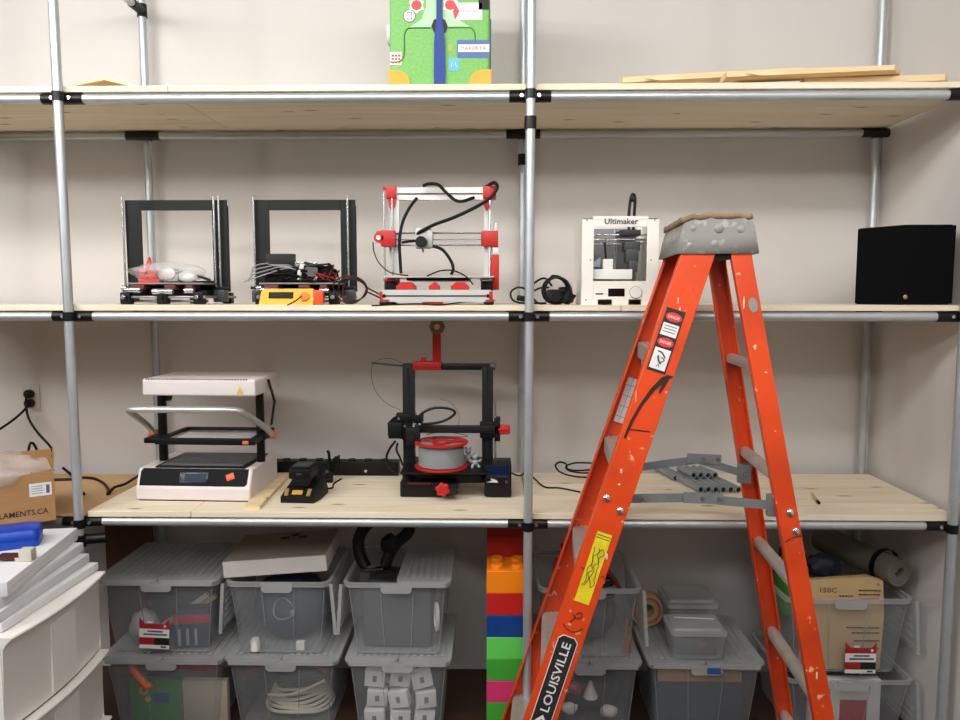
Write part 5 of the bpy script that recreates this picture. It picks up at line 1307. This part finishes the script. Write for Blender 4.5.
m = MB(); m.bx(-.018, .018, 0, .03, 0, .036, .003); m.bx(-.03, .018, .002, .02, 0, .012, .002); m.build('housing', M('old_white', (206, 200, 186), .5), t)
m = MB(); m.bx(-.075, -.0185, .004, .024, .004, .022, .004); m.build('dark_red_body', M('maroon', (74, 18, 22), .5), t)
m = MB(); m.tube([(-.075, .014, .013), (-.11, .012, .010), (-.16, .01, .006)], .005, 8, 4); m.build('cable', cord_m, t)
# ================================================================== LADDER
org = scuffed('orange_fibreglass', (232, 76, 24), (240, 170, 132), .42, .66, .6)
orgd = org
galv = scuffed('worn_galvanised', (156, 156, 150), (172, 171, 164), .5, .58, .74)
spread_m = M('dull_zinc', (128, 132, 134), .5, .3, var=.12, scale=20)
lad_alu = M('ladder_aluminium', (186, 180, 172), .42, .45, var=.14, scale=22)
t = thing('stepladder', 'orange fibreglass stepladder with grey metal cap standing before the shelves', 'ladder', (.45, -.265, 0), math.radians(-4.5))
def lw(z): return .53 - .22 * z / 1.78
def xf(z): return -.006 - .3185 * (1.746 - z)
def xr(z): return .1205 + .189 * (1.676 - z)
FW, RW = .086, .052
def rail(xfun, width, side, z0, z1, name, fl=.03):
    """C-channel, web outside, flanges inwards"""
    dx = xfun(1) - xfun(0); d = V((dx, 0, 1)).normalized(); a = V((d.z, 0, -d.x))
    th = .0055; w = width / 2; s = -side          # inward along y
    prof = [(-w, 0), (w, 0), (w, fl), (w - th, fl), (w - th, th), (-w + th, th), (-w + th, fl), (-w, fl)]
    if side > 0: prof = list(reversed(prof))
    R_ = []
    for z in (z0, z1):
        c = V((xfun(z), side * lw(z) / 2, z)); R_.append([c + a * p + V((0, s * q, 0)) for p, q in prof])
    m = MB(); m.rings(R_); o = m.build(name, org, t)
    md = o.modifiers.new('edge', 'BEVEL'); md.width = .0018; md.segments = 2; md.limit_method = 'ANGLE'; md.angle_limit = .9
    return o
nf = rail(xf, FW, -1, .02, 1.775, 'front_rail', .034); ff = rail(xf, FW, 1, .02, 1.775, 'front_rail', .034)
nr = rail(xr, RW, -1, .02, 1.775, 'rear_rail', .028); fr_ = rail(xr, RW, 1, .02, 1.775, 'rear_rail', .028)
for xfun, w in ((xf, FW), (xr, RW)):
    for s in (-1, 1):
        m = MB(); c = V((xfun(.02), s * lw(0) / 2, 0)); m.bx(c.x - w * .56, c.x + w * .56, c.y - .012 if s < 0 else c.y - .034, c.y + .034 if s < 0 else c.y + .012, 0, .03, .004); m.bx(c.x - w * .4, c.x + w * .5, c.y - .006, c.y + .006, .028, .075, .002); m.build('foot', rubber_m, t)
# steps between the front rails
for z in (.255, .565, .873, 1.182, 1.49):
    yw = lw(z) / 2 - .006; xc_ = xf(z); m = MB()
    x0, x1 = xc_ - .038, xc_ + .040
    m.bx(x0, x1, -yw, yw, z - .004, z, .001, 1); m.bx(x0, x0 + .004, -yw, yw, z - .048, z - .003, .001, 1); m.bx(x1 - .004, x1, -yw, yw, z - .03, z - .003)
    for k in range(5): m.bx(x0 + .012 + k * .015, x0 + .018 + k * .015, -yw, yw, z, z + .002)
    st = m.build('step', lad_alu, t)
    xb_ = xf(z - .125)
    for s in (-1, 1):
        m = MB(); m.prism([(xc_ - .034, z - .004), (xc_ + .028, z - .004), (xb_ + .034, z - .125), (xb_ + .020, z - .125)], .003, Matrix(((1, 0, 0, 0), (0, 0, 1, s * (yw - .036) - .0015), (0, 1, 0, 0), (0, 0, 0, 1))))
        m.build('step_brace', M('pale_brace', (206, 198, 186), .5, .1), st)
# bowed cross bars between the rear rails
for z in (.235, .535, .845, 1.145, 1.445):
    yw = lw(z) / 2 - .006; xc_ = xr(z); m = MB(); R_ = []
    for k in range(9):
        f = k / 8 * 2 - 1; bowv = 0.0
        y = f * yw; R_.append([V((xc_ + .004 - bowv + .020 * math.cos(a), y, z - .008 + .019 * math.sin(a))) for a in [PI * q / 8 * 1.25 - .4 for q in range(9)]] + [V((xc_ + .004 - bowv + .016 * math.cos(a), y, z - .008 + .015 * math.sin(a))) for a in [PI * q / 8 * 1.25 - .4 for q in reversed(range(9))]])
    m.rings(R_); m.build('rear_bar', lad_alu, t)
# folding spreaders
def spreader(y, zf, zh, zr, s):
    xa, xm, xb = xf(zf) + .03, (.02 if s < 0 else .085), xr(zr) - .02
    y2 = y
    m = MB(); m.bar((xa, y, zf), (xm + .02, y, zh), .005, .024); p = m.build('spreader', spread_m, t)
    m = MB(); m.bar((xm - .03, y - .006, zh), (xb, y - .006, zr), .005, .024); m.bar((xm - .05, y - .0105, zh + .001), (xm + .055, y - .0105, zh - .001), .004, .03)
    m.bx(xb - .02, xb + .02, y - .012, y + .012, zr - .03, zr + .03, .003); m.build('spreader', spread_m, t)
    for x_, z_ in ((xm, zh), (xm + .045, zh), (xa + .05, zf + .0), (xb, zr)): MB().cyl((x_, y - .016, z_), (x_, y - .010, z_), .006, n=12).build('rivet', steel_m, p)
spreader(-lw(1.07) / 2 + .045, 1.07, 1.08, 1.063, -1)
spreader(lw(1.07) / 2 - .045, 1.076, 1.122, 1.076, 1)
# metal cap
cap = MB()
zb, zt = 1.748, 1.842
def cap_ring(z, x0, x1, yh, g=0): return [(x0 + g, -yh + g, z), (x1 - g, -yh + g, z), (x1 - g, yh - g, z), (x0 + g, yh - g, z)]
yo = lw(1.78) / 2 + .006
cap.rings([cap_ring(zb, -.063, .150, yo), cap_ring(zb + .05, -.053, .141, yo), cap_ring(zt, -.041, .131, yo - .002)], False, True)
co_ = cap.build('cap', galv, t, solid=.004)
m = MB(); tb_ = bmesh.new(); bmesh.ops.create_grid(tb_, x_segments=26, y_segments=22, size=.5)
for v in tb_.verts:
    e_ = .004 * noise.noise(V((v.co.x * 9, v.co.y * 9, 3))) 
    edge = max(abs(v.co.x), abs(v.co.y)) > .46
    v.co = V((.039 + v.co.x * .184 + e_, v.co.y * 2 * (yo + .001) + e_ * .5, zt + .013 + .007 * noise.noise(v.co * 6) + (.0 if v.co.x > -.3 else -.010 * (-.3 - v.co.x) / .2)))
m._merge(tb_); 
plabel(m.build('cap_top', scuffed('worn_tan_top', (160, 134, 104), (214, 200, 178), .8), co_), 'worn tan paint-crusted top')
md = bpy.data.objects[co_.children[-1].name].modifiers.new('thickness', 'SOLIDIFY'); md.thickness = .015; md.offset = -1
for x, z, r in ((-.022, 1.815, .0085), (.045, 1.815, .013), (.103, 1.812, .0105), (-.03, 1.772, .008), (.035, 1.775, .010)):
    MB().lathe([(r, 0), (r * .9, r * .4), (r * .4, r * .65), (.0001, r * .7)], (x, -yo + .0015 - .0, z), (0, -1, 0), 16).build('rivet', galv, co_)
m = MB(); m.bx(.035, .095, -yo + .012, yo - .012, zb - .012, zb + .004); m.build('hinge_plate', black_m, co_)
# fittings on the near rails. local frame on a rail's outer face
def railmt(xfun, z, side=-1, lift=0.0, inner=False):
    dx = xfun(1) - xfun(0); dy = side * (lw(1) - lw(0)) / 2
    d = V((dx, dy, 1)).normalized(); a = V((d.z, 0, -d.x)).normalized()
    n_ = a.cross(d)  # outward for side -1 -> -y
    o = V((xfun(z), side * lw(z) / 2, z)) + n_ * lift
    return Matrix((a, d, n_)).transposed().to_4x4(), o
def on_rail(xfun, z, off=(0, 0), lift=.0008, side=-1):
    r, o = railmt(xfun, z, side, lift); mt = r.copy(); mt.translation = o + r.to_3x3() @ V((off[0], off[1], 0)); return mt
def plate(m, mt, w, h, th=.0008): m.box(mt @ V((0, 0, th / 2)), (w, h, th), mt.to_3x3().to_4x4())
# name plate
zc_ = .545; mt = on_rail(xf, zc_)
m = MB(); w_, h_ = .0255, .155
def octo(w, h, c): return [(-w + c, -h), (w - c, -h), (w, -h + c), (w, h - c), (w - c, h), (-w + c, h), (-w, h - c), (-w, -h + c)]
m.prism(octo(.0285, .1585, .012), .0008, mt); npl = m.build('name_plate', white_m, nf)
m = MB(); m.prism(octo(.0262, .1562, .011), .0005, on_rail(xf, zc_, lift=.0016)); m.build('name_plate_field', ink, npl)
mt2 = on_rail(xf, zc_, (0, .037), .0022) @ Matrix.Rotation(PI / 2, 4, 'Z')
m = MB(); m.text('LOUISVILLE', mt2, width=.205, height=.025, ext=.0004, bold=.012)
mt3 = on_rail(xf, zc_, (0, -.100), .0022)
m.prism([(-.02, 0), (0, .024), (.02, 0), (0, -.024), (-.0, -.012), (.010, 0), (0, .012), (-.010, 0), (0, -.012), (0, -.024)], .0004, mt3)
m.build('name_lettering', white_m, npl)
# yellow label with scribble
mt = on_rail(xf, .889, (.002, 0)); m = MB(); plate(m, mt, .042, .205); yl = m.build('yellow_label', M('label_yellow', (236, 214, 40), .5, var=.2, scale=25), nf)
m = MB(); rr = random.Random(21)
mtl = on_rail(xf, .889, (.002, 0), .0019)
for row in range(4):
    pts = [mtl @ V((-.012 + .008 * row + rr.uniform(-.006, .006), -.055 + .0125 * k, 0)) for k in range(10)]; m.tube(pts, .0009, 5, 3)
for k in range(2): m.tube([mtl @ V((-.019, .086 + .008 * k, 0)), mtl @ V((.019, .086 + .008 * k, 0))], .0012, 5, 1)
m.build('label_scrawl', ink, yl)
m = MB(); mtk = on_rail(xf, .745, (0, 0), .0016)
m.tube([mtk @ V(p) for p in ((-.012, .012, 0), (.004, .004, 0), (.014, .012, 0), (.01, .022, 0), (.0, .016, 0), (-.004, .0, 0), (-.012, -.012, 0))], .0011, 5, 4)
m.tube([mtk @ V(p) for p in ((-.028, -.022, 0), (-.012, -.034, 0), (.01, -.035, 0), (.028, -.018, 0))], .001, 5, 4)
mtk = on_rail(xf, .81, (0, 0), .0016)
m.tube([mtk @ V(p) for p in ((-.03, .075, 0), (-.02, .072, 0))], .0014, 5, 1); m.tube([mtk @ V(p) for p in ((.03, .068, 0), (.038, .070, 0))], .0014, 5, 1)
m.build('marker_scribble', ink, nf)
# warning label: two red ovals, text panel and picture panel
zc_ = 1.512; mt = on_rail(xf, zc_, (-.008, 0))
m = MB(); plate(m, mt, .052, .176); wl = m.build('warning_label', ink, nf)
m = MB()
for oy, h in ((.030, .034), (-.052, .058)): plate(m, on_rail(xf, zc_, (-.008, oy), .0017), .044, h, .0004)
m.build('label_panel', stick_w, wl)
m = MB()
for oy in (.066, -.005):
    mo = on_rail(xf, zc_, (-.008, oy), .0017); m.prism([(.0225 * math.cos(2 * PI * k / 24), .0125 * math.sin(2 * PI * k / 24)) for k in range(24)], .0005, mo)
ov = m.build('danger_oval', stick_r, wl)
m = MB()
for oy in (.066, -.005): m.text('DANGER', on_rail(xf, zc_, (-.008, oy), .0024), width=.032, height=.008, ext=.0002)
m.build('danger_lettering', stick_w, ov)
m = MB(); rr = random.Random(2)
mo = on_rail(xf, zc_, (-.008, -.052), .0023)
m.tube([mo @ V(p) for p in ((-.012, .02, 0), (.0, .018, 0), (.012, .006, 0))], .0022, 5, 3); m.tube([mo @ V(p) for p in ((-.008, .008, 0), (-.002, -.006, 0), (.006, -.012, 0))], .003, 5, 3); m.tube([mo @ V(p) for p in ((.002, .006, 0), (.012, .0, 0), (.004, -.008, 0))], .0016, 5, 3); m.tube([mo @ V(p) for p in ((-.004, -.022, 0), (.0, -.014, 0), (.004, -.022, 0))], .0013, 5, 1)
for k in range(3): m.box(on_rail(xf, zc_, (-.008, .040 - .008 * k), .0022) @ V((0, 0, 0)), (.034, .0022, .0004), on_rail(xf, zc_).to_3x3().to_4x4())
m.build('label_print', M('print_grey', (88, 88, 92), .6), wl)
# black paint smear in the shape of a long stroke
m = MB(); mo = on_rail(xf, 1.335, (0, 0), .0012)
m.rings([[mo @ V((x - w, y, 0)), mo @ V((x + w, y, 0)), mo @ V((x + w, y, .0006)), mo @ V((x - w, y, .0006))] for x, y, w in ((-.030, -.10, .003), (-.026, -.05, .004), (-.016, .0, .0045), (.0, .05, .006), (.022, .088, .010), (.034, .10, .008))])
m.rings([[mo @ V((x - w, y, 0)), mo @ V((x + w, y, 0)), mo @ V((x + w, y, .0008)), mo @ V((x - w, y, .0008))] for x, y, w in ((.03, .092, .004), (.022, .06, .0045), (.02, .045, .002))])
m.rings([[mo @ V((x, y - w, 0)), mo @ V((x, y - w, .0006)), mo @ V((x, y + w, .0006)), mo @ V((x, y + w, 0))] for x, y, w in ((-.032, -.075, .001), (.0, -.068, .002), (.03, -.062, .001))])
m.build('paint_smear', M('smear_black', (46, 26, 20), .6), nf)
# white paint drips
drip = M('drip_cream', (238, 206, 176), .6)
for z, x, sx_, sy_ in ((1.155, -.01, .006, .014), (1.12, -.004, .008, .006), (.93, .026, .008, .02), (1.62, -.012, .003, .018), (1.60, .0, .004, .01), (.66, -.034, .003, .02), (1.35, -.036, .0025, .03)):
    r, o = railmt(xf, z, -1, .0012); MB().blob(o + r.to_3x3() @ V((x, 0, 0)), (sx_ * .5, .0012, sy_ * .45), .6, 6, 3, int(z * 100)).build('paint_drip', drip, nf)
for z, x, sx_, sy_ in ((1.50, -.012, .008, .012), (1.43, .012, .006, .004), (1.62, -.024, .004, .03), (.62, 0, .005, .02), (1.0, .01, .003, .004)):
    r, o = railmt(xr, z, -1, .0012); MB().blob(o + r.to_3x3() @ V((x * .7, 0, 0)), (sx_ * .5, .0012, sy_ * .5), .6, 6, 3, int(z * 100) + 1).build('paint_drip', drip, nr)
m = MB(); m.prism([(.012 * math.cos(2 * PI * k / 16), .020 * math.sin(2 * PI * k / 16)) for k in range(16)], .001, on_rail(xr, 1.61, (.006, 0))); m.build('grey_patch', M('patch_grey', (150, 144, 136), .6), nr)
for xfun, z, x, s_ in ((xf, 1.075, -.024, -1), (xf, 1.055, .022, -1), (xr, 1.055, .006, -1), (xr, 1.005, .012, -1)):
    r, o = railmt(xfun, z, s_, 0.0); MB().lathe([(.0095, 0), (.0095, .004), (.006, .0065), (.0001, .007)], o + r.to_3x3() @ V((x, 0, 0)), r.to_3x3() @ V((0, 0, 1)), 14).build('bolt', steel_m, nf if xfun is xf else nr)
m = MB(); mo = on_rail(xr, .985, (0, 0), .0012); m.tube([mo @ V((-.02, -.005, 0)), mo @ V((.0, .004, 0)), mo @ V((.03, .006, 0))], .0012, 5, 3); m.build('marker_line', ink, nr)
# printed chart on the inside of the far front rail
d = V((xf(1) - xf(0), 0, 1)).normalized(); a = V((d.z, 0, -d.x))
m = MB(); zc_ = 1.345; c = V((xf(zc_) + .002, lw(zc_) / 2 - .0065, zc_)); rot = Matrix((a, d, a.cross(d))).transposed().to_4x4()
m.box(c, (.052, .25, .001), rot); ch = m.build('printed_chart', M('chart_white', (196, 192, 190), .6), ff)
m = MB()
for k in range(7): m.box(c + d * (-.105 + .035 * k) + V((0, -.0008, 0)), (.05, .0016, .0006), rot)
for k in range(2): m.box(c + a * (-.01 + .02 * k) + V((0, -.0008, 0)), (.0012, .245, .0006), rot)
m.build('chart_lines', M('print_grey', (88, 88, 92), .6), ch)
